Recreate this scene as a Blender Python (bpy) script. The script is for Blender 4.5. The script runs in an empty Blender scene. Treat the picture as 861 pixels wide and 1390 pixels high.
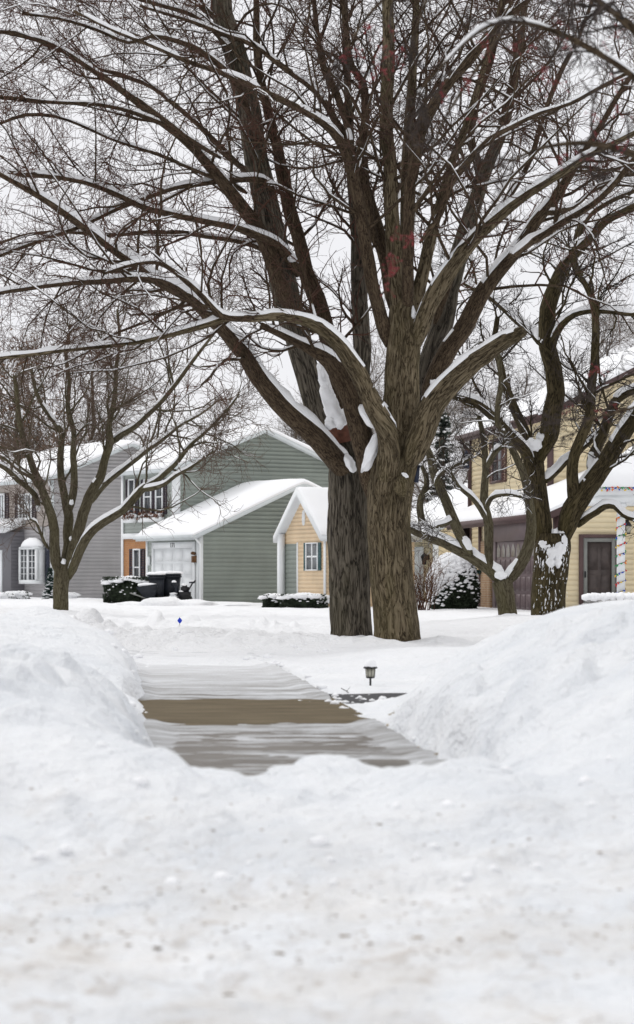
import bpy, bmesh, math, random
import numpy as np
from mathutils import Matrix, Vector

rng = np.random.default_rng(7)
random.seed(7)
sc = bpy.context.scene
COL = sc.collection
F = 3069.6            # focal length in photo pixels (85 mm lens)
CAMH = 1.0
R = math.radians


def P(px, py, D):
    return np.array([(px - 430.5) / F * D, D, CAMH + (785 - py) / F * D])


# ---------------------------------------------------------------- noise
def _hash(i, j, k, seed):
    h = (i.astype(np.int64) * 374761393 + j.astype(np.int64) * 668265263 + k.astype(np.int64) * 2147483647 + seed * 974711) & 0xFFFFFFFF
    h = ((h ^ (h >> 13)) * 1274126177) & 0xFFFFFFFF
    h = ((h ^ (h >> 15)) * 2246822519) & 0xFFFFFFFF
    return ((h ^ (h >> 16)) & 0xFFFFFF) / float(0xFFFFFF)


def vnoise(x, y, z=None, seed=0):
    x = np.asarray(x, float); y = np.asarray(y, float)
    z = np.zeros_like(x) if z is None else np.asarray(z, float)
    i, j, k = np.floor(x), np.floor(y), np.floor(z)
    fx, fy, fz = x - i, y - j, z - k
    fx, fy, fz = [t * t * t * (t * (t * 6 - 15) + 10) for t in (fx, fy, fz)]
    def c(a, b, d):
        return _hash(i + a, j + b, k + d, seed)
    x00 = c(0, 0, 0) * (1 - fx) + c(1, 0, 0) * fx
    x10 = c(0, 1, 0) * (1 - fx) + c(1, 1, 0) * fx
    x01 = c(0, 0, 1) * (1 - fx) + c(1, 0, 1) * fx
    x11 = c(0, 1, 1) * (1 - fx) + c(1, 1, 1) * fx
    return (x00 * (1 - fy) + x10 * fy) * (1 - fz) + (x01 * (1 - fy) + x11 * fy) * fz


def fbm(x, y, z=None, o=4, seed=0):
    s, a, t = 0, .5, 0
    f = 1.0
    for q in range(o):
        s = s + a * vnoise(np.asarray(x) * f, np.asarray(y) * f, None if z is None else np.asarray(z) * f, seed + q * 17)
        t += a; a *= .5; f *= 2.03
    return s / t


def sst(a, b, x):
    t = np.clip((x - a) / (b - a), 0, 1)
    return t * t * (3 - 2 * t)


# ---------------------------------------------------------------- materials
def nmat(name):
    m = bpy.data.materials.new(name)
    m.use_nodes = True
    nt = m.node_tree
    return m, nt, nt.nodes['Principled BSDF']


def ramp(nt, fac, stops):
    r = nt.nodes.new('ShaderNodeValToRGB')
    els = r.color_ramp.elements
    while len(els) < len(stops):
        els.new(.5)
    for e, (p, c) in zip(els, stops):
        e.position = p
        e.color = (*c, 1) if len(c) == 3 else c
    nt.links.new(fac, r.inputs[0])
    return r.outputs[0]


def noise(nt, vec, scale, detail=4, rough=.55, dist=0.0):
    n = nt.nodes.new('ShaderNodeTexNoise')
    n.inputs['Scale'].default_value = scale
    n.inputs['Detail'].default_value = detail
    n.inputs['Roughness'].default_value = rough
    n.inputs['Distortion'].default_value = dist
    if vec is not None:
        nt.links.new(vec, n.inputs['Vector'])
    return n.outputs[0]


def mapping(nt, vec, scale):
    mp = nt.nodes.new('ShaderNodeMapping')
    mp.inputs['Scale'].default_value = scale
    nt.links.new(vec, mp.inputs['Vector'])
    return mp.outputs[0]


def bump(nt, bs, h, strength, dist):
    b = nt.nodes.new('ShaderNodeBump')
    b.inputs['Strength'].default_value = strength
    b.inputs['Distance'].default_value = dist
    nt.links.new(h, b.inputs['Height'])
    nt.links.new(b.outputs[0], bs.inputs['Normal'])


def objco(nt):
    return nt.nodes.new('ShaderNodeTexCoord').outputs['Object']


def geopos(nt):
    return nt.nodes.new('ShaderNodeNewGeometry').outputs['Position']


def mix(nt, fac, a, b):
    m = nt.nodes.new('ShaderNodeMix'); m.data_type = 'RGBA'
    for sock, v in ((m.inputs[0], fac), (m.inputs[6], a), (m.inputs[7], b)):
        if isinstance(v, (int, float)):
            sock.default_value = v
        elif isinstance(v, tuple):
            sock.default_value = (*v, 1)
        else:
            nt.links.new(v, sock)
    return m.outputs[2]


def math_(nt, op, a, b=None):
    m = nt.nodes.new('ShaderNodeMath'); m.operation = op
    for i, v in enumerate((a, b)):
        if v is None:
            continue
        if isinstance(v, (int, float)):
            m.inputs[i].default_value = v
        else:
            nt.links.new(v, m.inputs[i])
    return m.outputs[0]


def simple(name, col, rough=.6, var=.15, scale=6, bmp=0.0, spec=.3, stretch=(1, 1, 1)):
    """painted / plastic surface with soft uneven tone and weather"""
    m, nt, bs = nmat(name)
    v = mapping(nt, objco(nt), stretch)
    n = noise(nt, v, scale, 5)
    lo = tuple(max(0, c * (1 - var)) for c in col)
    hi = tuple(min(1, c * (1 + var)) for c in col)
    nt.links.new(ramp(nt, n, [(.3, lo), (.7, hi)]), bs.inputs['Base Color'])
    bs.inputs['Roughness'].default_value = rough
    bs.inputs['Specular IOR Level'].default_value = spec
    if bmp:
        bump(nt, bs, noise(nt, v, scale * 5, 4), .6, bmp)
    return m


def mat_snow(name, dirt=False, col=(.92, .925, .94), clump=True):
    m, nt, bs = nmat(name)
    pos = geopos(nt)
    base = col
    if clump:
        n1 = noise(nt, pos, 2.2, 6, .6)
        n2 = noise(nt, pos, 14, 5, .6)
        h = math_(nt, 'ADD', n1, math_(nt, 'MULTIPLY', n2, .28))
        bump(nt, bs, h, .9, .16)
    c = ramp(nt, noise(nt, pos, .9, 4), [(.25, tuple(x * .955 for x in base)), (.75, tuple(min(1, x * 1.02) for x in base))])
    if dirt:
        # ground snow turns greyer and bluer from the far lawns towards the road
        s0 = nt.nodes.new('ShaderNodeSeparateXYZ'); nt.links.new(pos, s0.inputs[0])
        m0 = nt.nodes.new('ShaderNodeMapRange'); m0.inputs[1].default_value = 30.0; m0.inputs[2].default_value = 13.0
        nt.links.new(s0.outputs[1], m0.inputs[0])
        near_tone = ramp(nt, noise(nt, pos, 1.1, 6, .65), [(.3, (.70, .73, .77)), (.7, (.87, .88, .895))])
        c = mix(nt, m0.outputs[0], c, near_tone)
        sep = nt.nodes.new('ShaderNodeSeparateXYZ'); nt.links.new(pos, sep.inputs[0])
        mr = nt.nodes.new('ShaderNodeMapRange')
        mr.inputs[1].default_value = 9.0; mr.inputs[2].default_value = 6.6
        nt.links.new(sep.outputs[1], mr.inputs[0])
        road = mr.outputs[0]
        # grit thrown up by the plough: greyish tan stain with its own blotchy shape
        st = ramp(nt, noise(nt, mapping(nt, pos, (1, .6, 1)), 2.2, 7, .72), [(.40, (0, 0, 0)), (.70, (1, 1, 1))])
        f1 = math_(nt, 'MULTIPLY', math_(nt, 'MULTIPLY', st, road), .62)
        c = mix(nt, f1, c, (.60, .555, .50))
        sp = ramp(nt, noise(nt, mapping(nt, pos, (.8, .5, 1)), 9.0, 7, .72, .6), [(.53, (0, 0, 0)), (.70, (1, 1, 1))])
        f2 = math_(nt, 'MULTIPLY', math_(nt, 'MULTIPLY', sp, road), .6)
        c = mix(nt, f2, c, (.40, .33, .265))
    nt.links.new(c, bs.inputs['Base Color'])
    bs.inputs['Roughness'].default_value = .75
    bs.inputs['Specular IOR Level'].default_value = .15
    return m


def mat_bark(name, dark, mid, light, fine=55.0, long=6.0, depth=.03, moss=None):
    m, nt, bs = nmat(name)
    at = nt.nodes.new('ShaderNodeAttribute'); at.attribute_name = 'bark'
    v = mapping(nt, at.outputs['Vector'], (fine, fine, long))
    n0 = noise(nt, v, .5, 3, .6, .9)
    crack = math_(nt, 'ABSOLUTE', math_(nt, 'SUBTRACT', n0, .5))
    furrow = ramp(nt, crack, [(.0, (0, 0, 0)), (.055, (.7, .7, .7)), (.2, (1, 1, 1))])
    n = noise(nt, v, 1.1, 5, .7)
    h = math_(nt, 'ADD', math_(nt, 'MULTIPLY', furrow, .44), math_(nt, 'MULTIPLY', n, .86))
    c = ramp(nt, h, [(.40, dark), (.68, mid), (.98, light)])
    if moss:
        mk = ramp(nt, noise(nt, mapping(nt, at.outputs['Vector'], (3, 3, .7)), 1.0, 4), [(.45, (0, 0, 0)), (.68, (1, 1, 1))])
        c = mix(nt, math_(nt, 'MULTIPLY', mk, .55), c, moss)
    big = noise(nt, mapping(nt, at.outputs['Vector'], (2.5, 2.5, .5)), 1.0, 3)
    c = mix(nt, ramp(nt, big, [(.35, (.45,) * 3), (.65, (0, 0, 0))]), c, dark)
    nt.links.new(c, bs.inputs['Base Color'])
    bs.inputs['Roughness'].default_value = .9
    bs.inputs['Specular IOR Level'].default_value = .12
    bump(nt, bs, h, .9, depth)
    return m


def mat_concrete(name, a, b, streak=False, rough=.6):
    m, nt, bs = nmat(name)
    pos = geopos(nt)
    v = mapping(nt, pos, (.7, 3.0, 1)) if streak else pos
    n = noise(nt, v, 2.2, 7, .65)
    n2 = noise(nt, pos, 40, 3)
    c = ramp(nt, n, [(.3, a), (.7, b)])
    c = mix(nt, math_(nt, 'MULTIPLY', n2, .35), c, tuple(x * .5 for x in a))
    nt.links.new(c, bs.inputs['Base Color'])
    bs.inputs['Roughness'].default_value = rough
    bs.inputs['Specular IOR Level'].default_value = .12 if rough > .8 else .4
    bump(nt, bs, n2, .4, .004)
    return m


def mat_glass(name, col=(.02, .024, .03)):
    m, nt, bs = nmat(name)
    n = noise(nt, objco(nt), 1.3, 2)
    nt.links.new(ramp(nt, n, [(.35, tuple(c * .6 for c in col)), (.65, tuple(c * 1.8 for c in col))]), bs.inputs['Base Color'])
    bs.inputs['Roughness'].default_value = .06
    bs.inputs['Specular IOR Level'].default_value = .6
    return m


def mat_brick(name, c1, c2, mortar):
    m, nt, bs = nmat(name)
    tc = objco(nt)
    sep = nt.nodes.new('ShaderNodeSeparateXYZ'); nt.links.new(tc, sep.inputs[0])
    cmb = nt.nodes.new('ShaderNodeCombineXYZ')
    nt.links.new(math_(nt, 'ADD', sep.outputs[0], sep.outputs[1]), cmb.inputs[0])
    nt.links.new(sep.outputs[2], cmb.inputs[1])
    bt = nt.nodes.new('ShaderNodeTexBrick')
    bt.inputs['Scale'].default_value = 1
    bt.inputs['Brick Width'].default_value = .21
    bt.inputs['Row Height'].default_value = .075
    bt.inputs['Mortar Size'].default_value = .009
    bt.inputs['Color1'].default_value = (*c1, 1)
    bt.inputs['Color2'].default_value = (*c2, 1)
    bt.inputs['Mortar'].default_value = (*mortar, 1)
    nt.links.new(cmb.outputs[0], bt.inputs['Vector'])
    c = mix(nt, math_(nt, 'MULTIPLY', noise(nt, tc, 9, 4), .5), bt.outputs[0], tuple(x * .6 for x in c2))
    nt.links.new(c, bs.inputs['Base Color'])
    bs.inputs['Roughness'].default_value = .85
    return m


M = {}
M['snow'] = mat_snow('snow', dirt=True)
M['snowcap'] = mat_snow('snow_cap', clump=False, col=(.90, .905, .92))
m, nt, bs = nmat('slush')
pos = geopos(nt)
c = ramp(nt, noise(nt, mapping(nt, pos, (.42, 1.5, 1)), 2.6, 8, .72, .5), [(.36, (.14, .13, .115)), (.47, (.33, .33, .335)), (.58, (.54, .555, .58)), (.72, (.80, .82, .845))])
c = mix(nt, math_(nt, 'MULTIPLY', noise(nt, pos, 22, 4), .30), c, (.30, .28, .25))
s0 = nt.nodes.new('ShaderNodeSeparateXYZ'); nt.links.new(pos, s0.inputs[0])
m0 = nt.nodes.new('ShaderNodeMapRange'); m0.inputs[1].default_value = 18.6; m0.inputs[2].default_value = 26.0; m0.inputs[4].default_value = .75
nt.links.new(s0.outputs[1], m0.inputs[0])
c = mix(nt, m0.outputs[0], c, (.83, .84, .86))      # less trodden further along the walk
nt.links.new(c, bs.inputs['Base Color']); bs.inputs['Roughness'].default_value = .6
bump(nt, bs, noise(nt, pos, 30, 4), .8, .02)
M['slush'] = m
M['bark_big'] = mat_bark('bark_maple', (.022, .016, .0095), (.155, .120, .074), (.31, .255, .168), 36, 6.0, .04, (.095, .08, .036))
M['bark_grey'] = mat_bark('bark_old_maple', (.019, .016, .013), (.122, .104, .08), (.28, .245, .195), 27, 3.8, .05, (.08, .072, .042))
M['bark_limb'] = mat_bark('bark_limb', (.02, .0135, .009), (.088, .062, .040), (.175, .132, .086), 55, 12, .015)
M['bark_olive'] = mat_bark('bark_olive', (.035, .028, .018), (.11, .094, .058), (.19, .17, .115), 40, 8, .015, (.085, .078, .035))
M['bark_right'] = mat_bark('bark_right', (.017, .013, .007), (.078, .061, .032), (.15, .12, .068), 34, 6, .03, (.06, .05, .016))
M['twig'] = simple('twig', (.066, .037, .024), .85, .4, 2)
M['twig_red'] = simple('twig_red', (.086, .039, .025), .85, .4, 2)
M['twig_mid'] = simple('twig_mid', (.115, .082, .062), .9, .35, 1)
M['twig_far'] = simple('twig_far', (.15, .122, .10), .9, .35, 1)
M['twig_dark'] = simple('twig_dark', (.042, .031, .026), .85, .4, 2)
M['berry'] = simple('berry', (.21, .012, .018), .35, .45, 30)
M['leaf_brown'] = simple('leaf_brown', (.13, .066, .03), .8, .4, 2)
M['ever'] = simple('evergreen', (.024, .034, .019), .8, .6, 8)
M['ever2'] = simple('evergreen_blue', (.02, .045, .036), .8, .5, 8)
M['pine'] = simple('pine', (.028, .036, .027), .85, .5, 2)
M['wood_stub'] = simple('cut_wood', (.115, .045, .028), .8, .4, 12, .004)
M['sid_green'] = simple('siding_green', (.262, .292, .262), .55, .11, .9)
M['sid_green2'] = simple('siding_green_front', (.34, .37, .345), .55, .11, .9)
M['sid_grey'] = simple('siding_grey', (.43, .415, .42), .55, .11, .9)
M['sid_taupe'] = simple('siding_taupe', (.37, .325, .295), .55, .06, .8)
M['sid_slate'] = simple('siding_slate', (.19, .185, .20), .55, .08, .8)
M['sid_tan'] = simple('siding_tan', (.72, .56, .375), .6, .11, .9)
M['sid_yellow'] = simple('siding_yellow', (.76, .65, .44), .6, .11, .9)
M['white'] = simple('white_paint', (.80, .82, .83), .5, .05, 2)
M['grey_trim'] = simple('grey_trim', (.66, .70, .71), .5, .05, 2)
M['brown'] = simple('brown_paint', (.10, .062, .06), .55, .12, 3)
M['brown_door'] = simple('brown_door', (.15, .112, .116), .5, .1, 3)
M['dark_brown'] = simple('dark_brown', (.03, .022, .022), .5, .2, 4)
M['shutter'] = simple('shutter_plum', (.035, .024, .034), .5, .2, 4)
M['shutter_navy'] = simple('shutter_navy', (.03, .034, .055), .5, .15, 4)
M['teal'] = simple('shutter_teal', (.05, .115, .125), .5, .12, 4)
M['shutter_brown'] = simple('shutter_brown', (.12, .06, .045), .5, .15, 4)
M['glass'] = mat_glass('window_glass')
M['glass_light'] = mat_glass('window_glass_curtained', (.16, .17, .18))
M['brick_orange'] = mat_brick('brick_orange', (.46, .20, .06), (.36, .14, .045), (.42, .27, .14))
M['brick_tan'] = mat_brick('brick_tan', (.40, .25, .13), (.30, .17, .085), (.42, .34, .25))
M['brick_red'] = mat_brick('brick_red', (.25, .16, .13), (.2, .12, .1), (.3, .26, .23))
M['black_plastic'] = simple('black_plastic', (.016, .019, .026), .45, .3, 6)
M['black_metal'] = simple('black_metal', (.014, .014, .016), .4, .3, 8)
M['rubber'] = simple('rubber', (.012, .012, .012), .8, .3, 8)
M['blue'] = simple('blue_flag', (.01, .045, .55), .5, .1, 8)
M['navy'] = simple('navy_box', (.022, .028, .05), .5, .2, 5)
M['lens'] = simple('lantern_glass', (.42, .41, .34), .25, .15, 20)
M['shingle'] = simple('shingle', (.12, .11, .105), .9, .3, 10)
M['storm_frame'] = simple('storm_frame', (.22, .225, .21), .5, .1, 4)
M['storm_door'] = simple('storm_door', (.066, .052, .048), .45, .3, 5)
M['concrete'] = mat_concrete('concrete', (.30, .28, .26), (.46, .44, .42))
M['wet_walk'] = mat_concrete('wet_walk', (.12, .105, .09), (.23, .21, .185), True, .45)
M['wet_drive'] = mat_concrete('wet_drive', (.09, .07, .042), (.205, .165, .108), True, .9)
M['asphalt'] = mat_concrete('asphalt', (.022, .022, .025), (.05, .05, .054), False, .6)
M['soil'] = simple('soil', (.42, .35, .255), .95, .5, 20, .02)
M['planter'] = simple('planter_stone', (.35, .34, .33), .9, .35, 8, .02)
M['dried'] = simple('dried_plants', (.14, .06, .035), .9, .6, 14)
M['grit'] = simple('grit', (.34, .28, .22), .95, .5, 15)
BULB = [simple('bulb_' + n, c, .25, .1, 3) for n, c in
        (('red', (.6, .03, .03)), ('yellow', (.75, .5, .04)), ('green', (.03, .3, .09)), ('blue', (.03, .08, .45)), ('orange', (.75, .2, .03)))]


# ---------------------------------------------------------------- objects
class MB:
    """collects faces, links them as ONE mesh object"""
    def __init__(s):
        s.v, s.f, s.n = [], [], 0
        s.attr = []

    def add(s, v, f, attr=None):
        v = np.asarray(v, float).reshape(-1, 3)
        f = np.asarray(f, int)
        s.v.append(v); s.f.append(f + s.n); s.n += len(v)
        s.attr.append(np.zeros_like(v) if attr is None else attr)

    def hexa(s, c):
        s.add(c, [[0, 3, 2, 1], [4, 5, 6, 7], [0, 1, 5, 4], [1, 2, 6, 5], [2, 3, 7, 6], [3, 0, 4, 7]])

    def box(s, x0, x1, y0, y1, z0, z1):
        s.hexa([(x0, y0, z0), (x1, y0, z0), (x1, y1, z0), (x0, y1, z0), (x0, y0, z1), (x1, y0, z1), (x1, y1, z1), (x0, y1, z1)])

    def lathe(s, prof, c=(0, 0, 0), k=16):
        prof = np.array(prof, float); n = len(prof)
        th = np.linspace(0, 2 * np.pi, k, endpoint=False)
        v = np.stack([prof[:, 0][:, None] * np.cos(th), prof[:, 0][:, None] * np.sin(th), np.repeat(prof[:, 1][:, None], k, 1)], -1).reshape(-1, 3)
        i = np.arange(n - 1)[:, None] * k; j = np.arange(k)[None]
        f = np.stack([i + j, i + (j + 1) % k, i + k + (j + 1) % k, i + k + j], -1).reshape(-1, 4)
        s.add(v + np.array(c), f)

    def tube(s, pts, r, k=8):
        add_tubes(s, np.asarray(pts, float)[None], np.broadcast_to(np.asarray(r, float), (len(pts),))[None], k)

    def blob(s, c, rad, seed=0, rough=.25, sub=2):
        seed = int(seed)
        bm = bmesh.new(); bmesh.ops.create_icosphere(bm, subdivisions=sub, radius=1)
        v = np.array([q.co[:] for q in bm.verts]); f = np.array([[q.index for q in t.verts] for t in bm.faces]); bm.free()
        d = 1 + rough * (fbm(v[:, 0] * 1.7 + seed * 3.1, v[:, 1] * 1.7, v[:, 2] * 1.7, 3, seed) - .5) * 2
        if sub > 2:
            d = d + rough * .35 * (fbm(v[:, 0] * 6 + seed, v[:, 1] * 6, v[:, 2] * 6, 2, seed + 4) - .5) * 2
        s.add(v * d[:, None] * np.array(rad) + np.array(c), f)

    def build(s, name, mat, parent=None, smooth=False, attr=False, origin=None, sharp=None):
        me = bpy.data.meshes.new(name)
        v = np.concatenate(s.v)
        o = np.zeros(3)
        if origin is not None:
            o = np.asarray(origin, float)
        elif parent is not None:
            root = parent
            while root.parent is not None:
                root = root.parent
            if root.get('_world') is not None:
                o = np.array(root['_world'])
        v = v - o
        nf = sum(len(f) for f in s.f)
        loops = np.concatenate([f.ravel() for f in s.f])
        tot = np.concatenate([np.full(len(f), f.shape[1]) for f in s.f])
        st = np.concatenate([[0], np.cumsum(tot)[:-1]])
        me.vertices.add(len(v)); me.vertices.foreach_set('co', v.astype(np.float32).ravel())
        me.loops.add(len(loops)); me.loops.foreach_set('vertex_index', loops.astype(np.int32))
        me.polygons.add(nf)
        me.polygons.foreach_set('loop_start', st.astype(np.int32))
        me.polygons.foreach_set('loop_total', tot.astype(np.int32))
        me.update(calc_edges=True)
        if smooth:
            me.polygons.foreach_set('use_smooth', np.ones(nf, bool))
            if sharp:
                me.set_sharp_from_angle(angle=R(sharp))
        if attr:
            a = me.attributes.new('bark', 'FLOAT_VECTOR', 'POINT')
            a.data.foreach_set('vector', np.concatenate(s.attr).astype(np.float32).ravel())
        me.materials.append(mat)
        ob = bpy.data.objects.new(name, me); COL.objects.link(ob)
        if parent is not None:
            ob.parent = parent
        elif origin is not None:
            ob.location = o
        return ob


def thing(name, label, cat, loc=(0, 0, 0), rz=0, group=None, world=True):
    """Empty at the thing's base. world=True: children are given in world coordinates."""
    o = bpy.data.objects.new(name, None); COL.objects.link(o)
    o.location = [float(q) for q in loc]; o.rotation_euler = (0, 0, rz)
    o['label'] = label; o['category'] = cat
    if group:
        o['group'] = group
    if world:
        o['_world'] = [float(q) for q in loc]
    o.empty_display_size = .2
    return o


def tag(o, label, cat, group=None):
    o['label'] = label; o['category'] = cat
    if group:
        o['group'] = group
    return o


def kind(o, k):
    o['kind'] = k
    return o


# ---------------------------------------------------------------- tubes, snow on tubes
def nrm(v):
    return v / np.maximum(np.linalg.norm(v, axis=-1, keepdims=True), 1e-9)


def tangents(p):
    t = np.empty_like(p)
    t[:, 1:-1] = p[:, 2:] - p[:, :-2]
    t[:, 0] = p[:, 1] - p[:, 0]; t[:, -1] = p[:, -1] - p[:, -2]
    return nrm(t)


def grid_faces(m, n, k):
    b = (np.arange(m) * n * k)[:, None, None]
    i = (np.arange(n - 1) * k)[None, :, None]
    j = np.arange(k)[None, None]
    j2 = (j + 1) % k
    return np.stack([b + i + j, b + i + j2, b + i + k + j2, b + i + k + j], -1).reshape(-1, 4)


def add_tubes(mb, p, r, k, rough=0.0, seed=0, cap=True):
    m, n, _ = p.shape
    t = tangents(p)
    mt = np.abs(nrm(t.mean(1)))
    ref = np.eye(3)[np.argmin(mt, axis=1)][:, None, :]
    s = nrm(np.cross(t, np.broadcast_to(ref, t.shape)))
    u = np.cross(s, t)
    th = np.linspace(0, 2 * np.pi, k, endpoint=False)
    c, sn = np.cos(th), np.sin(th)
    L = np.concatenate([np.zeros((m, 1)), np.cumsum(np.linalg.norm(np.diff(p, axis=1), axis=-1), 1)], 1)
    rr = np.broadcast_to(r[..., None], (m, n, k)).copy()
    bx = r[..., None] * c; by = r[..., None] * sn
    bz = np.broadcast_to(L[..., None], rr.shape)
    if rough:
        q = fbm(bx * 13 + seed, by * 13, bz * 1.6, 3, seed)
        q2 = fbm(bx * 3 + seed, by * 3, bz * .8, 2, seed + 5)
        rr += rough * (np.abs(q - .5) * 2 - .35) + rough * 2.2 * (q2 - .5)
    v = p[:, :, None, :] + rr[..., None] * (c[:, None] * s[:, :, None, :] + sn[:, None] * u[:, :, None, :])
    at = np.stack([bx, by, bz], -1).reshape(-1, 3)
    v = v.reshape(-1, 3)
    mb.add(v, grid_faces(m, n, k), at)
    if cap and k > 4:
        for i in range(m):
            a = mb.n - m * n * k + i * n * k
            mb.f.append(np.arange(a, a + k)[::-1][None]); mb.f.append(np.arange(a + (n - 1) * k, a + n * k)[None])


def add_snow(mb, p, r, depth, seed=0, cover=.75, minr=.004, freq=2.0):
    """snow lying along the upper side of branches; deeper where the branch runs level"""
    m, n, _ = p.shape
    t = tangents(p)
    s = np.cross(t, np.array([0, 0, 1.0])); sl = np.linalg.norm(s, axis=-1, keepdims=True)
    s = s / np.maximum(sl, 1e-4)
    u = np.cross(s, t)
    q = sst(.42, .84, sl[..., 0])
    w = p * freq + seed
    nz = fbm(w[..., 0], w[..., 1], w[..., 2], 3, seed)
    mask = sst(1 - cover - .12, 1 - cover + .12, nz * 1.25 - .12)
    end = sst(-.01, .09, np.arange(n) / (n - 1)); end[0] = 0; end[-1] = 0
    nz2 = vnoise(w[..., 0] * 5, w[..., 1] * 5, w[..., 2] * 5, seed + 3)
    h = depth * q * mask * (.4 + 1.2 * nz2) * end
    on = h > .12 * np.max(depth)
    h = np.where(on, h, -.5 * r)
    phi = np.radians([-64, -40, -14, 14, 40, 64])
    hh = h[..., None] * np.maximum(np.cos(phi * 1.3), 0.08)
    wd = (.80 + .3 * vnoise(w[..., 0] * 3, w[..., 1] * 3, w[..., 2] * 3, seed + 8)) + .15 * np.clip(h / np.maximum(r, 1e-4), 0, .8)
    v = p[:, :, None, :] + s[:, :, None, :] * ((r * wd)[..., None] * np.sin(phi) * np.where(on, 1, .5)[..., None])[..., None] + \
        u[:, :, None, :] * ((r[..., None] * np.where(on, 1, .45)[..., None] * np.cos(phi) + hh))[..., None]
    low = (p - u * (.25 * r)[..., None])[:, :, None, :]
    v = np.concatenate([v, low], 2)
    f = grid_faces(m, n, 7)
    # keep only faces touching snow
    keep = on.ravel()[(f // 7)].any(1)
    f = f[keep]
    used = np.unique(f); remap = np.full(m * n * 7, -1); remap[used] = np.arange(len(used))
    if len(used):
        mb.add(v.reshape(-1, 3)[used], remap[f])


def smooth_poly(pts, rad, step):
    """Catmull-Rom through pts, sampled every step metres"""
    pts = np.asarray(pts, float); rad = np.asarray(rad, float)
    q = np.vstack([2 * pts[0] - pts[1], pts, 2 * pts[-1] - pts[-2]])
    rr = np.concatenate([[rad[0]], rad, [rad[-1]]])
    out, ro = [], []
    for i in range(1, len(q) - 2):
        n = max(2, int(np.linalg.norm(q[i + 1] - q[i]) / step))
        t = np.linspace(0, 1, n, endpoint=False)[:, None]
        a, b, c, d = q[i - 1], q[i], q[i + 1], q[i + 2]
        out.append(.5 * (2 * b + (c - a) * t + (2 * a - 5 * b + 4 * c - d) * t ** 2 + (3 * b - a - 3 * c + d) * t ** 3))
        ro.append(rr[i] + (rr[i + 1] - rr[i]) * t[:, 0])
    out.append(q[-2][None]); ro.append([rr[-2]])
    return np.vstack(out), np.concatenate(ro)


def trace(spec, D0, d0, d1, step=.15, wob=.012, root=True):
    """limb given by its course seen from the front (px, py, half width px), running from depth D0+d0 to D0+d1"""
    n = len(spec)
    seg = np.array([s[:2] for s in spec], float)
    l = np.concatenate([[0], np.cumsum(np.linalg.norm(np.diff(seg, axis=0), axis=1))]); l /= l[-1]
    e = np.minimum(l / .16, 1) if abs(d0) < .75 and root else np.ones(n)
    D = D0 + d0 * e * e * (3 - 2 * e) + (d1 - d0) * l ** 1.15
    pts = np.array([P(a[0], a[1], d) for a, d in zip(spec, D)])
    rad = np.array([a[2] for a in spec]) * D / F
    p, r = smooth_poly(pts, rad, step)
    s = random.random() * 50
    if d0 or d1:
        r = r * (.45 + .55 * sst(0, 1, np.arange(len(r)) * step / (2.2 * r[0])))
    w = np.stack([fbm(p[:, 0] * 1.6 + s, p[:, 2] * 1.6 + k * 9, None, 4, k) - .5 for k in range(3)], -1) * 1.35
    fade = np.minimum(np.arange(len(p)) / 4.0, 1)[:, None]
    return p + w * (wob * 6 * np.minimum(r * 8, 1))[:, None] * fade, r


def sub_branch(p, r, per, lenf, ang=(35, 70), n=6, curl=.25, up=.05, tmin=.2, tmax=1.0, rscale=.45, rmin=.0022, rmax=1, out=None, g=rng):
    """children for M parents (M,n,3): per children each; returns (M*per, n, 3), (M*per, n)"""
    m, k, _ = p.shape
    t = g.uniform(tmin, tmax, (m, per))
    f = t * (k - 1); i = np.minimum(f.astype(int), k - 2); fr = (f - i)[..., None]
    mi = np.arange(m)[:, None]
    o = p[mi, i] * (1 - fr) + p[mi, i + 1] * fr
    tn = nrm(p[mi, i + 1] - p[mi, i])
    ro = r[mi, i]
    o = o.reshape(-1, 3); tn = tn.reshape(-1, 3); ro = ro.ravel()
    L = (np.ones_like(t) * (lenf(t) if callable(lenf) else lenf)).ravel() * g.uniform(.55, 1.25, m * per)
    return grow(o, tn, ro, L, ang, n, curl, up, rscale, rmin, rmax, out, g)


def grow(o, tn, ro, L, ang, n, curl, up, rscale, rmin, rmax=1, out=None, g=rng):
    N = len(o)
    a = np.radians(g.uniform(*ang, N))[:, None]
    rv = nrm(g.normal(size=(N, 3)))
    if out is not None:
        rv = nrm(rv + np.asarray(out))
    pr = nrm(rv - (rv * tn).sum(1, keepdims=True) * tn)
    d = nrm(np.cos(a) * tn + np.sin(a) * pr)
    pts = np.empty((N, n, 3)); pts[:, 0] = o
    st = (L / (n - 1))[:, None]
    bend = g.normal(size=(N, 3)) * curl * .5
    for j in range(1, n):
        pts[:, j] = pts[:, j - 1] + d * st
        d = nrm(d + g.normal(size=(N, 3)) * curl + bend + np.array([0, 0, up]))
    r0 = np.clip(ro * rscale, rmin * 1.3, rmax)
    rad = r0[:, None] * np.linspace(1, .35, n)[None]
    return pts, np.maximum(rad, rmin * .8)


def resample(p, r, n):
    l = np.concatenate([[0], np.cumsum(np.linalg.norm(np.diff(p, axis=0), axis=1))])
    t = np.linspace(0, l[-1], n)
    return np.stack([np.interp(t, l, p[:, k]) for k in range(3)], -1), np.interp(t, l, r), l[-1]


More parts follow.
